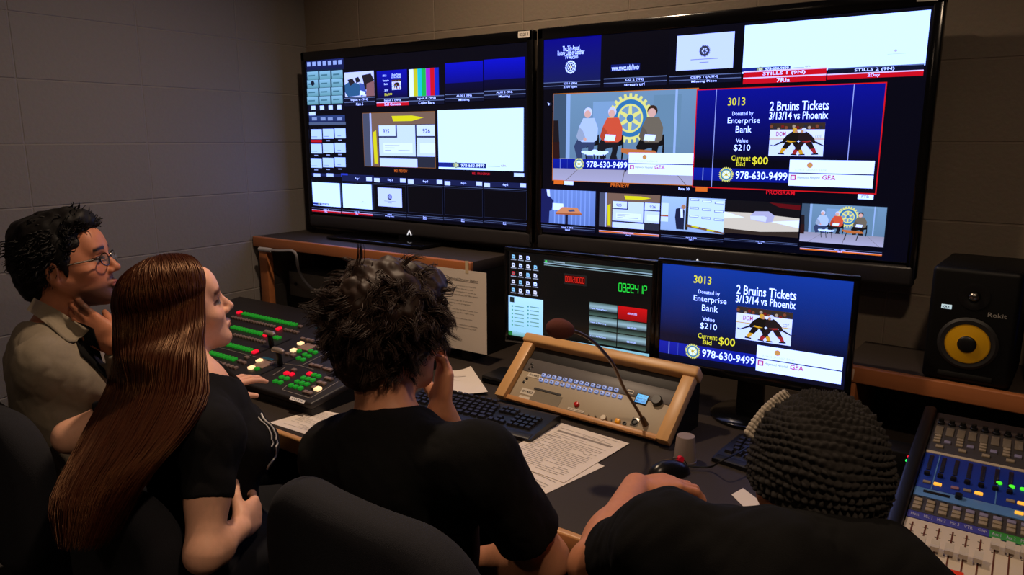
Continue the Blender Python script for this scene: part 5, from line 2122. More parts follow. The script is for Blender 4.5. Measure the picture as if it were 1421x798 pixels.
def hand_shape(S_, w, d, th, curls, spread=.10, sc_=1.0, thumb=(.55, .75, .35), tcurl=.35):
    """palm, four jointed fingers and a thumb. w wrist, d fingers' direction, th towards the thumb side; palm faces -(th x d) or so"""
    d = nrm(d)
    th = np.asarray(th, float)
    th = nrm(th - d * (th @ d))
    n = np.cross(th, d)          # out of the back of the hand for the left hand seen from above; flipped through curls' sign
    if isinstance(curls, tuple) and curls[0] == 'flip':
        n = -n
        curls = curls[1]
    k = sc_
    S_.ell(w + d * .048 * k, np.array((.040, .050, .0150)) * k, np.stack([th, d, n], 1), .012)
    offs = (.028, .0095, -.0095, -.027)
    lens = ((.043, .026, .021), (.047, .030, .022), (.044, .028, .021), (.035, .021, .019))
    for i in range(4):
        kn = w + d * (.090 - .004 * abs(i - 1) - (.006 if i == 3 else 0)) * k + th * offs[i] * k + n * .002
        S_.cap(w + d * .018 * k + th * offs[i] * .55 * k, kn, .0125 * k, .0108 * k, .012)
        dirv = nrm(d + th * spread * (1.4 - i) * .8)
        ax = 0
        p0 = kn
        rad = (.0098, .0088, .0080, .0066) if i < 3 else (.0085, .0076, .0069, .0058)
        c = curls[i]
        for j in range(3):
            ax += c[j] if isinstance(c, (tuple, list)) else c
            v = dirv * math.cos(ax) - n * math.sin(ax)
            p1 = p0 + v * lens[i][j] * k
            S_.cap(p0, p1, rad[j] * k, rad[j + 1] * k, .0035)
            p0 = p1
    t0 = w + d * .022 * k + th * .022 * k - n * .004
    v = nrm(d * thumb[0] + th * thumb[1] - n * thumb[2])
    t1 = t0 + v * .044 * k
    v2 = nrm(v + d * tcurl * .8 - th * tcurl * .5)
    t2 = t1 + v2 * .032 * k
    v3 = nrm(v2 + d * tcurl * .4 - n * tcurl * .4)
    t3 = t2 + v3 * .025 * k
    S_.cap(t0, t1, .0155 * k, .0118 * k, .012)
    S_.cap(t1, t2, .0112 * k, .0098 * k, .004)
    S_.cap(t2, t3, .0098 * k, .0078 * k, .004)
    return S_


def limb(S_, a, b, c, r, k=.02):
    """two-bone limb with muscle taper"""
    a, b, c = map(np.asarray, (a, b, c))
    S_.cap(a, b, r[0], r[1], k)
    S_.ell((a * .55 + b * .45), (r[0] * 1.02, r[0] * 1.02, np.linalg.norm(b - a) * .32), frame_to(b - a), k)
    S_.cap(b, c, r[1] * .98, r[2], k)
    S_.ell(b * .68 + c * .32, (r[1] * 1.08, r[1] * 1.08, np.linalg.norm(c - b) * .26), frame_to(c - b), k)


def frame_to(d):
    d = nrm(d)
    x = nrm(np.cross(d, [0, 0, 1] if abs(d[2]) < .9 else [1, 0, 0]))
    return np.stack([x, np.cross(d, x), d], 1)


def torso_shape(S_, J, g=0.0, fem=False, k=.05):
    """trunk between pelvis and neck; g thickens it (clothes)"""
    T = nrm(J['neck'] - J['pelvis'])
    Rv = nrm(J['shR'] - J['shL'])
    Rv = nrm(Rv - T * (Rv @ T))
    Fw = np.cross(T, Rv)
    M = np.stack([Rv, Fw, T], 1)
    Ln = np.linalg.norm(J['neck'] - J['pelvis'])
    w = J.get('w', 1.0)
    P0 = J['pelvis']
    S_.ell(P0 + T * .02, np.array((.165 * w + g, .118 + g, .12)), M, k)
    S_.ell(P0 + T * Ln * .36 + Fw * J.get('belly', 0), np.array(((.135 if fem else .15) * w + g, .100 + g + J.get('belly', 0) * .5, .19)), M, k)
    S_.ell(P0 + T * Ln * .66 - Fw * .005, np.array(((.145 if fem else .165) * w + g, .108 + g, .19)), M, k)
    S_.cap(J['shL'] * .92 + J['shR'] * .08 - T * .02, J['shR'] * .92 + J['shL'] * .08 - T * .02, .052 + g, .052 + g, k)
    mid = (J['shL'] + J['shR']) / 2
    S_.cap(mid - T * .03 - Fw * .03, J['neck'] - Fw * .015 - T * .03, .075 + g, .055 + g, k)
    for a in ('shL', 'shR'):
        S_.cap(J['neck'] - T * .035 - Fw * .012, J[a] + T * .0, .042 + g * .7, .046 + g * .8, k)
    if fem:
        for s in (-1, 1):
            S_.ell(P0 + T * Ln * .62 + Fw * .095 + Rv * .065 * s, (.06 + g, .05 + g, .055 + g), M, .04)
    return M
# ================================================================== OFFICE CHAIRS
M_fab = mat('charcoal_upholstery', (34, 34, 40), rough=.95, var=.25, scale=260, bump=.35, bscale=900, sheen=.35)
M_nyl = mat('black_nylon', (16, 16, 17), rough=.5)


def office_chair(label, x, y, a, back_z, seat_z=.44, back_h=.40, back_w=.225, by=-.235):
    m = Matrix.Translation((x, y, 0)) @ Matrix.Rotation(R(a - 90), 4, 'Z')
    t = thing('office_chair', label, 'chair', m, 'office chairs along the desk')
    M3 = np.array(m.to_3x3())
    W_ = lambda p: np.array(m @ Vector(p))
    S_ = Solid().pad(W_((0, by, back_z - back_h / 2)), (back_w, .042, back_h / 2), .13, .036, M3, bend=.55)
    solid_obj('backrest', S_, .008, M_fab, t, it=3)
    S_ = Solid().box(W_((0, .0, seat_z - .04)), (.195, .215, .042), .04, M3)
    solid_obj('seat', S_, .009, M_fab, t, it=3)
    MB().tube([(0, -.10, seat_z - .085), (0, by - .05, seat_z - .08), (0, by - .065, seat_z - .02), (0, by - .055, back_z - back_h * .55)], [.018] * 4, 10, True, 1.0).build('back_support', M_nyl, t)
    MB().cyl((0, 0, .10), (0, 0, seat_z - .08), .028, .022, 18).build('gas_column', M_nyl, t)
    MB().box((0, 0, seat_z - .088), (.18, .2, .024), None, .006).build('seat_plate', M_nyl, t)
    for i in range(5):
        q = R(18 + 72 * i)
        d = np.array((math.cos(q), math.sin(q), 0))
        lg = MB().tube([d * .02 + (0, 0, .105), d * .12 + (0, 0, .092), d * .215 + (0, 0, .068)], [.03, .024, .017], 10).build('leg', M_nyl, t)
        e = np.cross(d, (0, 0, 1))
        cs = MB()
        for s in (-1, 1):
            c = d * .215 + e * .014 * s
            cs.cyl(c + e * s * .0 + (0, 0, .029), c + e * s * .014 + (0, 0, .029), .028, n=18)
        cs.cyl(d * .215 + (0, 0, .03), d * .215 + (0, 0, .07), .008, n=10)
        cs.build('caster', M_black, lg)
    return t


# ================================================================== PEOPLE
def skin_mat():
    return attr_mat('skin', rough=.5, spec=.35, bump=.12, bscale=500, sss=.06)


M_skin = skin_mat()
M_tee = mat('black_cotton', (13, 12, 12), rough=.95, var=.2, scale=120, bump=.25, bscale=700, sheen=.06, spec=.2)
M_tee2 = mat('faded_black_cotton', (18, 17, 19), rough=.95, var=.2, scale=120, bump=.25, bscale=700, sheen=.1, spec=.2)
M_jean = mat('dark_denim', (18, 19, 26), rough=.9, var=.2, scale=200)
M_khaki = mat('khaki_shirt', (138, 126, 108), rough=.85, var=.12, scale=140, bump=.2, bscale=700, sheen=.2)


def face_colour(L0, Rm, skin, brow=(40, 26, 20), lip=(176, 96, 84), iris=(40, 30, 26), stubble=0.0, cheek=(0, 0, 0)):
    """colour by place on the face: brows, eyes, lips, beard shadow"""
    sk, br, lp, ir = (np.array(lin(c)) for c in (skin, brow, lip, iris))

    def f(v):
        x = (v - L0) @ Rm
        out = np.tile(sk, (len(v), 1))
        ax = np.abs(x[:, 0])

        def mixin(w, c):
            w = np.clip(w, 0, 1)[:, None]
            out[:] = out * (1 - w) + c * w
        near = np.linalg.norm(x, axis=1) < .17
        mixin(near * .35 * np.exp(-(((ax - .042) / .018) ** 2 + ((x[:, 2] + .02) / .02) ** 2)) * (x[:, 1] > .04), sk * np.array((1.1, .75, .7)))
        if stubble:
            w = stubble * np.clip((-.048 - x[:, 2]) / .02, 0, 1) * np.clip((x[:, 2] + .135) / .03, 0, 1) * np.clip((x[:, 1] + .0) / .03, 0, 1) * near
            mixin(w, br * 1.3)
            w = stubble * .8 * (np.exp(-((x[:, 2] + .05) / .006) ** 2)) * (ax < .026) * (x[:, 1] > .08)
            mixin(w, br)
        w = np.exp(-((x[:, 2] - .030 - .004 * np.sin(ax * 60)) / .0052) ** 2) * (ax > .014) * (ax < .050) * (x[:, 1] > .055)
        mixin(w * 1.3 * near, br)
        mixin(((np.hypot(x[:, 0] / .017, (x[:, 2] + .0645) / .0105) < 1) & (x[:, 1] > .088) & near) * .75, lp)
        e = np.hypot((ax - .032) / .0145, (x[:, 2] - .0052) / .0070)
        eye = (e < 1) & (x[:, 1] > .074) & near
        mixin((e < 1.5) * (x[:, 1] > .060) * near * (x[:, 2] > .0035) * .95, br)
        mixin(eye * .95, np.array(lin((140, 128, 122))))
        mixin((np.hypot(ax - .031, x[:, 2] - .0055) < .0072) & eye, ir)
        return out
    return f


def tubes(P, Rd, n=5):
    """many strands at once: P (S,N,3), Rd (S,N)"""
    S_, N, _ = P.shape
    T = np.gradient(P, axis=1)
    T /= np.maximum(np.linalg.norm(T, axis=2, keepdims=True), 1e-9)
    up = np.where(np.abs(T[..., 2:3]) > .85, np.array([1.0, 0, 0]), np.array([0, 0, 1.0]))
    X = np.cross(up, T)
    X /= np.maximum(np.linalg.norm(X, axis=2, keepdims=True), 1e-9)
    Y = np.cross(T, X)
    a = np.arange(n) * 2 * math.pi / n
    V = P[:, :, None] + Rd[:, :, None, None] * (np.cos(a)[:, None] * X[:, :, None] + np.sin(a)[:, None] * Y[:, :, None])
    idx = np.arange(S_ * N * n).reshape(S_, N, n)
    A, B = idx[:, :-1], idx[:, 1:]
    q = np.stack([A, np.roll(A, -1, 2), np.roll(B, -1, 2), B], -1).reshape(-1, 4)
    return V.reshape(-1, 3), q


def mesh_obj(name, v, q, m, parent):
    inv = np.array(MW[parent.name].inverted())
    lv = v @ inv[:3, :3].T + inv[:3, 3]
    me = bpy.data.meshes.new(name)
    me.vertices.add(len(lv))
    me.vertices.foreach_set('co', lv.astype(np.float32).ravel())
    me.loops.add(len(q) * 4)
    me.loops.foreach_set('vertex_index', q.astype(np.int32).ravel())
    me.polygons.add(len(q))
    me.polygons.foreach_set('loop_start', np.arange(0, len(q) * 4, 4, dtype=np.int32))
    me.polygons.foreach_set('use_smooth', np.ones(len(q), bool))
    me.update(calc_edges=True)
    me.materials.append(m)
    return link_mesh(name, me, parent)


def hair_mat(name, rgb, tip=None, rough=.38):
    m = mat(name, rgb, rough=rough, var=.35, scale=60, spec=.5)
    return m


def add_solid(hair_s, strands_v, strands_q, h, m, parent, it=2, disp=None):
    """hair mass and its locks as one mesh"""
    v, q = hair_s.mesh(h)
    v = relax(v, q, it)
    if disp is not None:
        v = v + normals_of(v, q) * disp(v)[:, None]
    return mesh_obj('hair', np.concatenate([v, strands_v]), np.concatenate([q, strands_q + len(v)]), m, parent)


def person(label, J, Hc, Hm, skin, hands, fem=False, h=.0032, neck_r=.052, armr=(.047, .041, .028), face=None, hs=1.0):
    S_ = Solid()
    M = torso_shape(S_, J, -.012, fem)
    nb = J['neck']
    head_shape(S_, Hc, Hm, hs, fem)
    S_.cap(nb - M[:, 2] * .05, Hc + Hm @ np.array((0, -.028, -.045)), neck_r + .008, neck_r, .03)
    for a in 'LR':
        limb(S_, J['sh' + a], J['el' + a], J['wr' + a], armr, .02)
        hands[a](S_)
        if 'kn' + a in J:
            S_.cap(J['hip' + a], J['kn' + a], .066, .05, .03)
            S_.cap(J['kn' + a], J['an' + a], .047, .034, .02)
            S_.cap(J['an' + a], J['an' + a] + J['toe'] * .16 + (0, 0, -.035), .034, .026, .02)
    b = solid_obj('person', S_, h, M_skin, None, J['pelvis'], face or face_colour(Hc, Hm, skin), it=1)
    return tag(b, label, 'person', 'people sitting at the control desk'), M


def legs_clothes(b, J, m=None):
    S_ = Solid()
    T = nrm(J['neck'] - J['pelvis'])
    S_.ell(J['pelvis'], (.178, .135, .105), None, .05)
    for a in 'LR':
        S_.cap(J['hip' + a], J['kn' + a], .082, .066, .05)
        S_.cap(J['kn' + a], J['an' + a] + (0, 0, .02), .064, .052, .03, cut=[(J['an' + a] + (0, 0, .0), (0, 0, -1))])
    solid_obj('trousers', S_, .009, m or M_jean, b, disp=lambda v, n: .004 * wob(v, 34, 5))
    for a in 'LR':
        S_ = Solid()
        q = J['an' + a]
        S_.cap(q + (0, 0, -.02), q + J['toe'] * .17 + (0, 0, -.045), .045, .036, .02, cut=[((0, 0, .004), (0, 0, -1))])
        S_.ell(q + J['toe'] * .06 + (0, 0, -.045), (.05, .05, .03), None, .03, cut=[((0, 0, .004), (0, 0, -1))])
        solid_obj('shoe', S_, .008, M_black, b)


def shirt(b, J, m, hem, fem=False, g=.006, sleeve=(.062, .060), long=None, folds=.0035, h=.005, name='shirt', seed=1, low=None, disp=None):
    """shirt over the trunk; hem: fraction of the upper arm the sleeve covers; long: {side: True} for sleeves to the wrist"""
    S_ = Solid()
    M = torso_shape(S_, J, g, fem)
    for a in 'LR':
        s_, e_, w_ = J['sh' + a], J['el' + a], J['wr' + a]
        d = nrm(e_ - s_)
        if long:
            S_.cap(s_, e_, sleeve[0], sleeve[1] - .008, .03)
            q = nrm(w_ - e_)
            S_.cap(e_, w_, sleeve[1] - .008, .036, .02, cut=[(w_ - q * .012, q)])
        else:
            hm_ = hem[a] if isinstance(hem, dict) else hem
            c = s_ + (e_ - s_) * hm_
            S_.cap(s_, s_ + (e_ - s_) * min(1.0, hm_ + .15), sleeve[0], sleeve[1], .035, cut=[(c, d)])
    T = M[:, 2]
    # neck opening and lower hem
    f = J['neck']
    S_.cap(f - T * .025 + M[:, 1] * .03, f + T * .12, J.get('collar', .056), .085, .012, sub=True)

    def dd(v, n):
        r = folds * wob(v * np.array((1, 1, .6)), 30, seed) + folds * .6 * np.abs(wob(v, 52, seed + 3))
        if disp is not None:
            r = r + disp(v, n)
        return r
    o_ = solid_obj(name, S_, h, m, b, disp=dd, it=2)
    return o_, M


def seat_joints(pel, F, kl=.42, spread=.11, foot=.03, kz=.52):
    F = nrm(np.array((F[0], F[1], 0)))
    Rv = np.array((F[1], -F[0], 0))
    out = {'toe': F}
    for a, s in (('L', -1), ('R', 1)):
        out['hip' + a] = pel + Rv * .085 * s + (0, 0, .01)
        k = pel + Rv * spread * s + F * kl
        out['kn' + a] = np.array((k[0], k[1], kz))
        q = k + F * foot
        out['an' + a] = np.array((q[0], q[1], .085))
    return out


A3 = lambda *q: np.array(q, float)

# ------------------------------------------------------------------ 1. man with glasses at the left wall
Hm = az(47, 11, -2)
Hc = at(96, 371, 1.93)
neck = Hc + A3(-.035, -.045, -.165)
J = dict(pelvis=A3(-1.97, .84, .56), neck=neck, shR=neck + A3(.150, -.085, -.045), shL=neck + A3(-.145, .095, -.045), w=.98, collar=.064)
J['wrR'] = at(160, 479, 1.86)
J['elR'] = A3(-1.84, 1.0, .745)
J['elL'] = A3(-2.27, .93, .74)
J['wrL'] = A3(-2.06, 1.03, .655)
J.update(seat_joints(J['pelvis'], (.45, .9)))
dR = at(97, 431, 1.875) - J['wrR']
hands = {'R': lambda S_: hand_shape(S_, J['wrR'], dR, A3(.1, .35, .9) - 0, [(.08, .28, .2), (.12, .32, .22), (.16, .36, .25), (.2, .4, .3)], spread=.01, thumb=(.85, .15, .6), tcurl=.2),
         'L': lambda S_: hand_shape(S_, J['wrL'], A3(.7, .6, -.1), A3(.6, -.7, 0), [(.2, .3, .25)] * 4)}
pm, M = person('bespectacled dark-haired person in a khaki shirt, hand at the chin, by the left wall', J, Hc, Hm, (190, 122, 90), hands,
               face=face_colour(Hc, Hm, (190, 122, 90), brow=(24, 18, 16), stubble=.85, lip=(164, 92, 82)))
legs_clothes(pm, J)
sh, M = shirt(pm, J, M_khaki, 1, g=.010, sleeve=(.066, .058), long=True, folds=.005, seed=4)
# collar flaps and the dark tee at the open neck, laid on the surface
from mathutils.bvhtree import BVHTree


def tree_of(*obs):
    vs, fs = [], []
    for o_ in obs:
        k = len(vs)
        vs.extend(MW[o_.name] @ v.co for v in o_.data.vertices)
        fs.extend([i + k for i in p_.vertices] for p_ in o_.data.polygons)
    return BVHTree.FromPolygons(vs, fs)


def laid(name, tree, m, parent, top, bot, off=.006, th=.003, nu=12, nv=5, lift=0.0):
    """cloth piece laid on what lies behind it: top and bottom rows are photo outlines"""
    T_, B_ = smooth_path([(a, b, 0) for a, b in top], 8), smooth_path([(a, b, 0) for a, b in bot], 8)
    g0, g1 = [], []
    for i in range(nu + 1):
        for j in range(nv + 1):
            q = []
            for C in (T_, B_):
                x = i / nu * (len(C) - 1)
                k = min(int(x), len(C) - 2)
                q.append(C[k] + (C[k + 1] - C[k]) * (x - k))
            uv = q[0] * (1 - j / nv) + q[1] * j / nv
            h_ = tree.ray_cast(Vector(CAM), Vector(ray(uv[0], uv[1])))
            p_ = np.array(h_[0]) if h_[0] is not None else at(uv[0], uv[1], 1.85)
            n_ = -nrm(ray(uv[0], uv[1]))
            g0.append(p_ + n_ * (off + lift * (1 - j / nv)))
    g0 = np.array(g0).reshape(nu + 1, nv + 1, 3)
    for _ in range(3):
        g0[1:-1] = (g0[1:-1] * 2 + g0[:-2] + g0[2:]) / 4
    nn = -nrm(ray(*top[0]))
    g1 = g0 + nn * th
    mb = MB()
    W2 = nv + 1
    N2 = (nu + 1) * W2
    fs = []
    for i in range(nu):
        for j in range(nv):
            a = i * W2 + j
            fs.append([N2 + a, N2 + a + 1, N2 + a + W2 + 1, N2 + a + W2])
            fs.append([a, a + W2, a + W2 + 1, a + 1])
    rim = [i * W2 for i in range(nu + 1)] + [nu * W2 + j for j in range(1, W2)] + [i * W2 + nv for i in range(nu - 1, -1, -1)] + [j for j in range(nv - 1, 0, -1)]
    for a, b in zip(rim, rim[1:] + rim[:1]):
        fs.append([a, b, N2 + b, N2 + a])
    mb.add(list(g0.reshape(-1, 3)) + list(g1.reshape(-1, 3)), fs)
    return mb.build(name, m, parent, world=True, smooth=60)


tr_ = tree_of(pm, sh)
laid('undershirt', tr_, M_tee, pm, [(96, 446), (112, 448), (130, 456)], [(112, 492), (134, 512), (150, 528)], off=.004)
laid('collar', tr_, M_khaki, pm, [(47, 413), (60, 420), (82, 431), (104, 446), (124, 458)], [(37, 430), (55, 442), (78, 460), (97, 478), (112, 470)], off=.009, th=.004)
# dark tee at the open neck
# hair: thick, dark, swept up at the front
L = lambda x, y, z: Hc + Hm @ A3(x, y, z)
HS = Solid()
HS.ell(L(0, -.022, .050), (.086, .104, .088), Hm, .02)
HS.ell(L(0, .050, .118), (.058, .050, .030), Hm @ np.array(Matrix.Rotation(R(-18), 3, 'X')), .03)
HS.ell(L(0, -.03, .105), (.075, .085, .045), Hm, .03)
HS.ell(L(0, -.085, .00), (.066, .048, .080), Hm, .03)
for s in (-1, 1):
    HS.ell(L(s * .074, .006, .040), (.014, .030, .048), Hm, .01)
    HS.ell(L(s * .073, .022, -.005), (.008, .010, .034), Hm, .008)
HS.ell(L(0, .095, .020), (.078, .045, .062), Hm, .012, sub=True)
for s in (-1, 1):
    HS.ell(L(s * .088, -.010, -.008), (.022, .024, .034), Hm, .008, sub=True)
    HS.ell(L(s * .09, .055, -.03), (.05, .04, .06), Hm, .008, sub=True)


def short_locks(Hc, Hm, n, c0, rad, zmin, ln, r0, flow, curl, seed, face_y=.05, rise=.7, turns=7.0, jit=.35, clump=1, cw=.0038):
    """locks rooted over the hair mass: flow is the local direction they lean to"""
    r = np.random.default_rng(seed)
    out = []
    while len(out) < n:
        d = r.normal(size=3)
        d /= np.linalg.norm(d)
        p = np.array(c0) + d * np.array(rad)
        if p[2] < zmin(p) or (p[1] > face_y and p[2] < .085):
            continue
        out.append((p, d))
    P0 = np.array([o_[0] for o_ in out])
    Dn = np.array([o_[1] for o_ in out])
    N = 12
    fl = np.array([flow(p) for p in P0]) + r.normal(size=(n, 3)) * jit
    lnn = ln * r.uniform(.6, 1.25, n)
    P = np.zeros((n, N, 3))
    cur = P0 - Dn * .006
    ph = r.uniform(0, 6.28, n)
    e1 = np.cross(Dn, fl)
    e1 /= np.linalg.norm(e1, axis=1, keepdims=True)
    for i in range(N):
        t = i / (N - 1)
        P[:, i] = cur + (e1 * np.cos(ph + t * turns)[:, None] + Dn * np.sin(ph + t * turns)[:, None]) * curl * min(1, t * 2)
        step = Dn * (rise - (rise + .2) * t) + fl * (.5 + .6 * t)
        step /= np.linalg.norm(step, axis=1, keepdims=True)
        cur = cur + step * (lnn / N)[:, None]
    t = np.linspace(0, 1, N)
    if clump > 1:
        Q = []
        for c in range(clump):
            o_ = r.normal(size=(n, 1, 3)) * cw
            Q.append(P + o_ * (1 - .55 * t)[None, :, None])
        P = np.concatenate(Q)
        n = len(P)
    Rd = r0 * r.uniform(.6, 1.3, n)[:, None] * (1 - .82 * t ** 1.5)[None]
    W_ = P @ Hm.T + Hc
    return tubes(W_, Rd, 5)


sv, sq = short_locks(Hc, Hm, 1000, (0, -.016, .056), (.090, .108, .098), lambda p: -.045 - .35 * max(p[1], -.1) if p[1] < 0 else .03, .034, .0028,
                     lambda p: A3(p[0] * 6, -.2 + (1.3 if p[1] > .02 else -.4), -.9 + (1.5 if p[1] > .03 else 0)), .004, 5, rise=.3)
add_solid(HS, sv, sq, .004, mat('black_hair', (15, 12, 12), rough=.6, var=.3, scale=80, spec=.25), pm, disp=lambda v: .004 * wob(v, 90, 2))
# glasses
M_spec = mat('spectacle_metal', (84, 78, 74), rough=.25, metal=1.0)
g_ = MB()
for s in (-1, 1):
    pts = [L(s * (.033 + .0235 * math.cos(a)), .104 - .006 * abs(math.cos(a)) * (1 if math.cos(a) * s * s > 0 else .2), .003 + .0165 * math.sin(a)) for a in np.linspace(0, 2 * math.pi, 25)]
    g_.tube(pts, .0017, 6)
    g_.tube([L(s * .0565, .099, .008), L(s * .071, .088, .010), L(s * .080, .02, .010), L(s * .081, -.012, .008), L(s * .080, -.03, -.008)], .0024, 6)
g_.tube([L(-.0095, .104, .006), L(0, .107, .009), L(.0095, .104, .006)], .0016, 6)
gl = g_.build('spectacles', M_spec, pm, world=True)
ml = bpy.data.materials.new('spectacle_glass')
ml.use_nodes = True
q_ = ml.node_tree.nodes['Principled BSDF']
q_.inputs['Alpha'].default_value = .12
q_.inputs['Base Color'].default_value = (.5, .55, .6, 1)
q_.inputs['Roughness'].default_value = .05
q_.inputs['IOR'].default_value = 1.12
for s in (-1, 1):
    MB().add([L(s * .033 + .022 * math.cos(a), .1035, .003 + .0155 * math.sin(a)) for a in np.linspace(0, 2 * math.pi, 24, endpoint=False)], [list(range(24))]).build('lens', ml, gl, world=True)

# ------------------------------------------------------------------ 2. person with long red hair
Hm = az(69, 14, 3)
Hc = at(251, 434, 1.72)
neck = A3(-1.565, .865, .955)
J = dict(pelvis=A3(-1.48, .875, .56), neck=neck, w=.88, collar=.050)
J['shR'] = at(292, 604, 1.50)
J['shL'] = J['shR'] + A3(-.315, .145, .015)
J['neck'] = (J['shR'] + J['shL']) / 2 + A3(-.008, .012, .062)
J['elR'] = at(284, 768, 1.43)
J['wrR'] = at(332, 733, 1.53)
J['elL'] = at(98, 606, 1.72)
J['wrL'] = at(287, 547, 1.90)
J.update(seat_joints(J['pelvis'], (.3, .95), spread=.09))
tipL = at(352, 516, 2.02)
dL = tipL - J['wrL']
dR2 = at(352, 712, 1.60) - J['wrR']
hands = {'L': lambda S_: hand_shape(S_, J['wrL'], dL, A3(.75, -.55, -.15), [(.12, .25, .2), (.16, .28, .2), (.2, .3, .2), (.22, .3, .2)], spread=.16, sc_=.93, thumb=(.75, .6, .25), tcurl=.2),
         'R': lambda S_: hand_shape(S_, J['wrR'], dR2, A3(-.3, .3, .85), ('flip', [(.5, .9, .7), (.6, .95, .7), (.7, 1.0, .7), (.75, 1.0, .7)]), spread=.04, sc_=.92)}
pg, M = person('person with long straight red hair in a black T-shirt, one hand on the switcher', J, Hc, Hm, (236, 178, 148), hands, fem=True, neck_r=.046, armr=(.043, .036, .025),
               face=face_colour(Hc, Hm, (236, 178, 148), brow=(96, 54, 34), lip=(196, 106, 96), iris=(70, 90, 100)), hs=.96)
legs_clothes(pg, J)
shg, M = shirt(pg, J, M_tee2, {'L': .74, 'R': .56}, fem=True, g=.010, sleeve=(.052, .049), folds=.004, seed=9)


def person_hair_long(Hc, Hm, n, seed):
    """straight locks: from a parting over the skull, then hanging down the back towards the viewer's left"""
    r = np.random.default_rng(seed)
    GL = [(156, 535, 1.68), (120, 605, 1.59), (82, 685, 1.47), (94, 752, 1.385)]
    GR = [(286, 545, 1.49), (258, 598, 1.42), (205, 660, 1.36), (152, 748, 1.335)]
    gl = np.array([at(*g) for g in GL])
    gr = np.array([at(*g) for g in GR])
    c2 = Hc + Hm @ A3(0, -.012, .035)
    vc = nrm((CAM - c2) * A3(1, 1, 0))
    rc = c_r
    out = []
    for i in range(n):
        w = r.uniform(0, 1)
        lay = r.uniform(-.010, .016)
        lnk = r.uniform(.55, 1.08)
        al = R(-100 + 166 * w)
        rad = np.array((.086, .106, .096)) + lay
        dh = Hm.T @ (vc * math.cos(al) + rc * math.sin(al))
        dh = nrm(dh * A3(1, 1, 0))
        part = A3(r.normal() * .003 + .002, -.075 + .15 * w + r.normal() * .010, .10)
        a_ = nrm(part / rad)
        b_ = nrm(nrm(dh + A3(0, 0, .12)) / rad)
        arc = []
        for t in np.linspace(0, 1, 7):
            d = nrm(a_ * (1 - t) + b_ * t)
            arc.append(c2 + Hm @ (d * rad))
        E0 = arc[-1]
        G = gl * (1 - w) + gr * w
        bul = math.sin(math.pi * w)
        for j in range(len(G)):
            G[j] = G[j] - c_f * (.045 * bul * (.8, .45, .3, .2)[j] + lay * 1.2)
        g1 = E0 * .80 + G[0] * .20 - c_f * .010 * bul - A3(0, 0, .022)
        g2 = E0 * .42 + G[0] * .58 - c_f * .012 * bul
        pts = np.vstack([arc, [g1, g2], G])
        pts[-1] = pts[-2] + (pts[-1] - pts[-2]) * lnk
        out.append(smooth_path(pts, 3))
    P = np.array(out)
    N = P.shape[1]
    t = np.linspace(0, 1, N)
    ph = r.uniform(0, 6.28, (n, 1))
    amp = .0008 + .010 * t[None] ** 4
    P[..., 0] += amp * np.sin(ph + t[None] * 9)
    P[..., 1] += amp * np.cos(ph * 1.7 + t[None] * 8)
    Rd = r.uniform(.0008, .0019, n)[:, None] * np.minimum(1, .6 + 4 * t)[None] * (1 - .85 * np.clip((t - .75) / .25, 0, 1))[None]
    return P, Rd


P_, Rd_ = person_hair_long(Hc, Hm, 3800, 21)
sv, sq = tubes(P_, Rd_, 5)
L = lambda x, y, z: Hc + Hm @ A3(x, y, z)
HS = Solid()
HS.ell(L(0, -.014, .036), (.079, .099, .089), Hm, .02)
pm_ = [at(218, 450, 1.69), at(216, 500, 1.66), at(210, 560, 1.61), at(176, 620, 1.52), at(142, 690, 1.43), at(124, 730, 1.395)]
for i, (a, b) in enumerate(zip(pm_[:-1], pm_[1:])):
    ra, rb = (.05, .05, .046, .036, .024, .008)[i], (.05, .05, .046, .036, .024, .008)[i + 1]
    HS.cap(a, b, ra, rb, .03)
for a, b in ((at(262, 450, 1.67), at(256, 545, 1.56)), (at(256, 545, 1.56), at(222, 615, 1.47)), (at(190, 450, 1.73), at(184, 540, 1.69)), (at(184, 540, 1.69), at(146, 620, 1.60))):
    HS.cap(a, b, .024, .022, .03)
HS.ell(L(.0, .115, -.010), (.060, .060, .085), Hm, .012, sub=True)
HS.ell(L(.0, .085, -.055), (.062, .045, .075), Hm, .012, sub=True)
m_hair = mat('auburn_hair', (50, 19, 9), rough=.34, var=.4, scale=40, spec=.45)
m_hair.node_tree.nodes['Principled BSDF'].inputs['Specular Tint'].default_value = (1.0, .52, .22, 1)
add_solid(HS, sv, sq, .005, m_hair, pg, it=3)

from mathutils.bvhtree import BVHTree
_me = shg.data
_bv = BVHTree.FromPolygons([shg.matrix_world @ v.co for v in _me.vertices] if False else [Vector(MW[shg.name] @ v.co) for v in _me.vertices], [list(p_.vertices) for p_ in _me.polygons])


def hit(u, v):
    q = _bv.ray_cast(Vector(CAM), Vector(ray(u, v)))
    return (np.array(q[0]), np.array(q[1])) if q[0] is not None else (None, None)


def edge_path(vs_, inset, u0=420, u1=300):
    """points just inside the shirt's right outline"""
    out = []
    for v in vs_:
        for u in np.arange(u0, u1, -2.0):
            if hit(u, v)[0] is not None:
                h_, n_ = hit(u - inset, v)
                if h_ is not None:
                    out.append(h_ + n_ * .002)
                break
    return out


mb = MB()
for ins, rad, v0, v1 in ((4, .0022, 575, 655), (10, .0016, 580, 625)):
    pth = edge_path(np.arange(v0, v1, 5.0), ins)
    if len(pth) > 3:
        mb.tube(smooth_path(pth, 2), rad, 6)
mb.build('shirt_print', mat('white_print', (214, 210, 206), rough=.7, var=.05), pg, world=True)

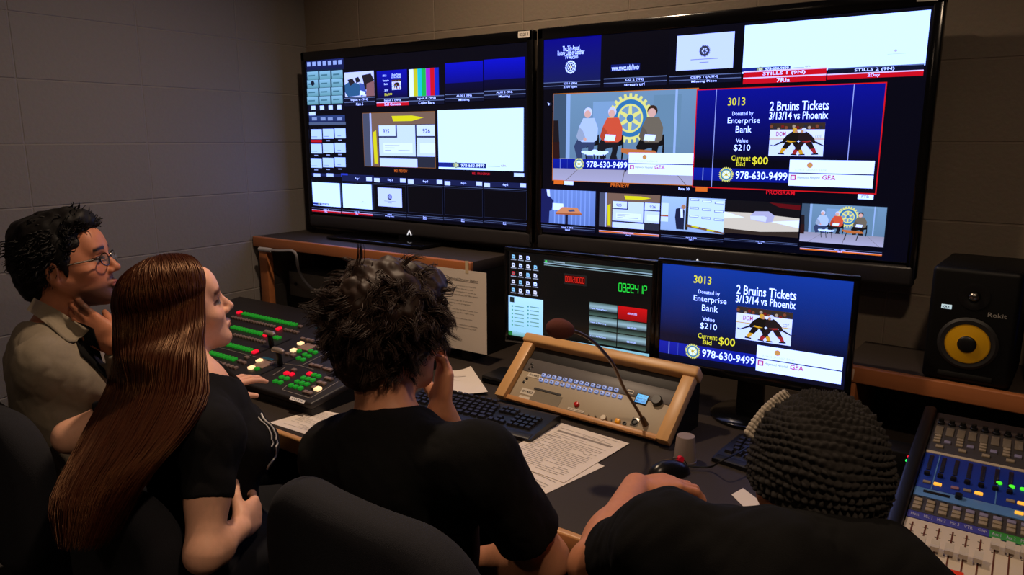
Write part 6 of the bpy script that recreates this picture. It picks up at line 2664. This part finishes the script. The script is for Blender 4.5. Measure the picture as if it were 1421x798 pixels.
# ------------------------------------------------------------------ 3. person with curly dark hair, seen from behind
Hm = az(86, -4, -3)
Hc = at(541, 466, 1.43)
J = dict(pelvis=A3(-.87, .90, .56), w=1.0, collar=.058)
J['neck'] = at(540, 590, 1.42)
J['shL'] = at(466, 630, 1.47)
J['shR'] = at(668, 640, 1.25)
J['elR'] = at(757, 775, 1.38)
J['wrR'] = A3(-.86, 1.04, .655)
J['wrL'] = at(612, 570, 1.52)
J['elL'] = A3(-.985, 1.19, .798)
J.update(seat_joints(J['pelvis'], (0, 1), kl=.40))
dL3 = at(619, 478, 1.525) - J['wrL']
hands = {'L': lambda S_: hand_shape(S_, J['wrL'], dL3, c_f - .35 * c_r, ('flip', [(.15, .5, .5), (.2, .6, .5), (.25, .65, .5), (.3, .7, .5)]) if False else [(.25, .8, .6), (.3, .85, .6), (.35, .9, .6), (.4, .9, .6)], spread=.02),
         'R': lambda S_: hand_shape(S_, J['wrR'], A3(-.9, .3, -.1), A3(.2, .8, .3), [(.4, .5, .3)] * 4)}
pc, M = person('person with messy dark curly hair, seen from behind, hand at the cheek', J, Hc, Hm, (206, 142, 108), hands, armr=(.048, .042, .029))
legs_clothes(pc, J)
shirt(pc, J, M_tee, .72, g=.010, sleeve=(.064, .060), folds=.004, seed=12)
L = lambda x, y, z: Hc + Hm @ A3(x, y, z)
HS = Solid()
HS.ell(L(0, -.012, .050), (.092, .110, .095), Hm, .02)
HS.ell(L(0, .06, .098), (.078, .060, .042), Hm, .03)
HS.ell(L(0, -.075, -.025), (.068, .046, .068), Hm, .03)
for s in (-1, 1):
    HS.ell(L(s * .074, -.01, .0), (.022, .045, .052), Hm, .02)
rr2 = np.random.default_rng(8)
for i in range(90):
    d = rr2.normal(size=3)
    d[2] = abs(d[2]) * .9 + .1 - .5 * (rr2.random() < .35)
    d = nrm(d)
    if d[1] > .55 and d[2] < .45:
        continue
    c = A3(0, -.010, .045) + d * A3(.094, .112, .098)
    HS.ell(L(*c), np.full(3, rr2.uniform(.010, .017)), None, .012)
HS.ell(L(0, .105, -.01), (.066, .05, .075), Hm, .012, sub=True)
sv, sq = short_locks(Hc, Hm, 620, (0, -.012, .045), (.093, .110, .096), lambda p: -.085 if p[1] < 0 else -.03 + p[1] * .6, .062, .0011,
                     lambda p: A3(p[0] * 7 + .35 * math.sin(p[2] * 60), .2 + p[1] * 6 + .35 * math.sin(p[0] * 70), -.7), .0070, 15, face_y=.070, rise=.20, turns=6.0, jit=.5, clump=16, cw=.0062)
add_solid(HS, sv, sq, .004, mat('dark_brown_hair', (50, 34, 26), rough=.55, var=.35, scale=80, spec=.3), pc, disp=lambda v: .004 * wob(v, 110, 3))

# ------------------------------------------------------------------ 4. person in a crocheted hat, bent over the desk
Hm = az(113, -28, 7)
Hc = at(1130, 679, 1.12)
J = dict(pelvis=A3(-.13, .66, .56), w=1.06, collar=.058)
J['shL'] = at(920, 752, 1.03)
J['shR'] = at(1228, 800, .98)
J['neck'] = at(1130, 768, 1.08)
J['elL'] = A3(-.527, .985, .80)
J['wrL'] = A3(-.580, 1.258, .815)
J['elR'] = A3(.03, .98, .86)
J['wrR'] = A3(-.17, 1.12, .815)
J.update(seat_joints(J['pelvis'], (-.25, .95), kl=.42))
dL4 = A3(.62, .78, -.04)
hands = {'L': lambda S_: hand_shape(S_, J['wrL'], dL4, A3(.78, -.62, .05), [(.3, .6, .5), (.3, .6, .5), (.3, .6, .5), (.3, .6, .5)], spread=.04, thumb=(.75, .55, .3), sc_=.94),
         'R': lambda S_: hand_shape(S_, J['wrR'], A3(-.75, .6, -.05), A3(-.6, -.75, 0), ('flip', [(.2, .4, .3)] * 4) if False else [(.2, .35, .3)] * 4)}
pb, M = person('person in a black crocheted hat and black T-shirt leaning over the desk with the mouse', J, Hc, Hm, (202, 134, 98), hands, armr=(.044, .040, .029), neck_r=.056)
legs_clothes(pb, J)
shirt(pb, J, M_tee, .66, g=.012, sleeve=(.060, .056), folds=.006, seed=30)
# hat: dome of crochet rows with real relief
rows, cols_n, sr, sc2 = 24, 52, 8, 7
nu, nv = cols_n * sc2, rows * sr
th = np.linspace(0.0, 1.0, nv + 1)
ph = np.linspace(0, 2 * math.pi, nu, endpoint=False)
TH_, PH = np.meshgrid(th, ph, indexing='ij')
TH_ = .02 + TH_ * R(1) * (112 - 24 * np.sin(PH))
rowf = np.linspace(0, rows, nv + 1)[:, None] * np.ones((1, nu))
rowf = rowf + (.18 * np.sin(3 * PH + rowf * .5) + .12 * np.sin(7 * PH - rowf * .9)) * np.clip(rowf / 4, 0, 1)
colf_ = PH / (2 * math.pi) * cols_n
shift = (np.floor(np.minimum(rowf, rows - .01)) % 2) * .5
bump = np.abs(np.sin(np.pi * rowf)) ** .6 * (.15 + .85 * np.abs(np.sin(np.pi * (colf_ + shift + .12 * np.sin(rowf * 3)))) ** .7)
irr = .8 + .35 * np.sin(PH * 7 + rowf * 1.7) * np.sin(rowf * 2.3 + PH * 3)
HRAD = np.array((.098, .112, .113))
rad_ = (1 + .085 * bump * irr * np.minimum(1, TH_ / .25))
tilt_ = np.array(Matrix.Rotation(R(-4), 3, 'X'))
dirs = np.stack([np.sin(TH_) * np.cos(PH), np.sin(TH_) * np.sin(PH), np.cos(TH_)], -1)
pts = (dirs * HRAD * rad_[..., None]) @ tilt_.T + A3(0, -.016, .030)
hv = pts.reshape(-1, 3) @ Hm.T + Hc
ii_ = np.arange((nv + 1) * nu).reshape(nv + 1, nu)
hq = np.stack([ii_[:-1], ii_[1:], np.roll(ii_[1:], -1, 1), np.roll(ii_[:-1], -1, 1)], -1).reshape(-1, 4)
inner = (pts * 0 + (dirs * HRAD * .955) @ tilt_.T + A3(0, -.016, .030)).reshape(-1, 3) @ Hm.T + Hc
k0_ = len(hv)
hv = np.concatenate([hv, inner])
hq2 = hq[:, ::-1] + k0_
rimq = np.stack([ii_[-1], ii_[-1] + k0_, np.roll(ii_[-1], -1) + k0_, np.roll(ii_[-1], -1)], -1)
M_yarn = mat('black_yarn', (36, 32, 29), rough=.95, var=.35, scale=220, bump=.6, bscale=1400, sheen=.4)
hat = mesh_obj('crocheted_hat', hv, np.concatenate([hq, hq2, rimq]), M_yarn, pb)
# pale yarn band on the hat's side
pp = []
for (u, v) in ((1040, 607), (1048, 594), (1057, 582), (1066, 571), (1076, 562), (1086, 554), (1096, 548)):
    d = ray(u, v)
    o_ = (CAM - Hc) @ Hm - A3(0, -.016, .030)
    o_ = o_ @ tilt_
    dd_ = (d @ Hm) @ tilt_
    A_, B_, C_ = ((dd_ / (HRAD * 1.05)) ** 2).sum(), 2 * ((dd_ * o_) / (HRAD * 1.05) ** 2).sum(), ((o_ / (HRAD * 1.05)) ** 2).sum() - 1
    disc = B_ * B_ - 4 * A_ * C_
    t_ = (-B_ - math.sqrt(max(disc, 0))) / (2 * A_)
    pp.append(CAM + d * t_)
pb_pts = smooth_path(pp, 10)
rb_ = [.0062 + .0022 * abs(math.sin(i * .8)) for i in range(len(pb_pts))]
mb = MB().tube(pb_pts, rb_, 8)
mb.tube(pb_pts + np.array(nrm(-c_r + c_u)) * .006, [x * .8 for x in rb_], 8)
mb.build('pale_yarn_band', mat('pale_yarn', (176, 164, 148), rough=.95, var=.4, scale=300, bump=.5, bscale=900), hat, world=True)

# ------------------------------------------------------------------ chairs
office_chair('dark office chair behind the person in the khaki shirt', -1.955, .87, 86, .885)
office_chair('dark office chair with red hair hanging over its back', -1.47, .90, 90, .81, back_w=.195)
office_chair('dark office chair behind the curly-haired person', -.785, .94, 88, .955, back_h=.46, back_w=.235)
office_chair('dark office chair under the person in the crocheted hat', -.13, .66, 100, .80, back_h=.34)
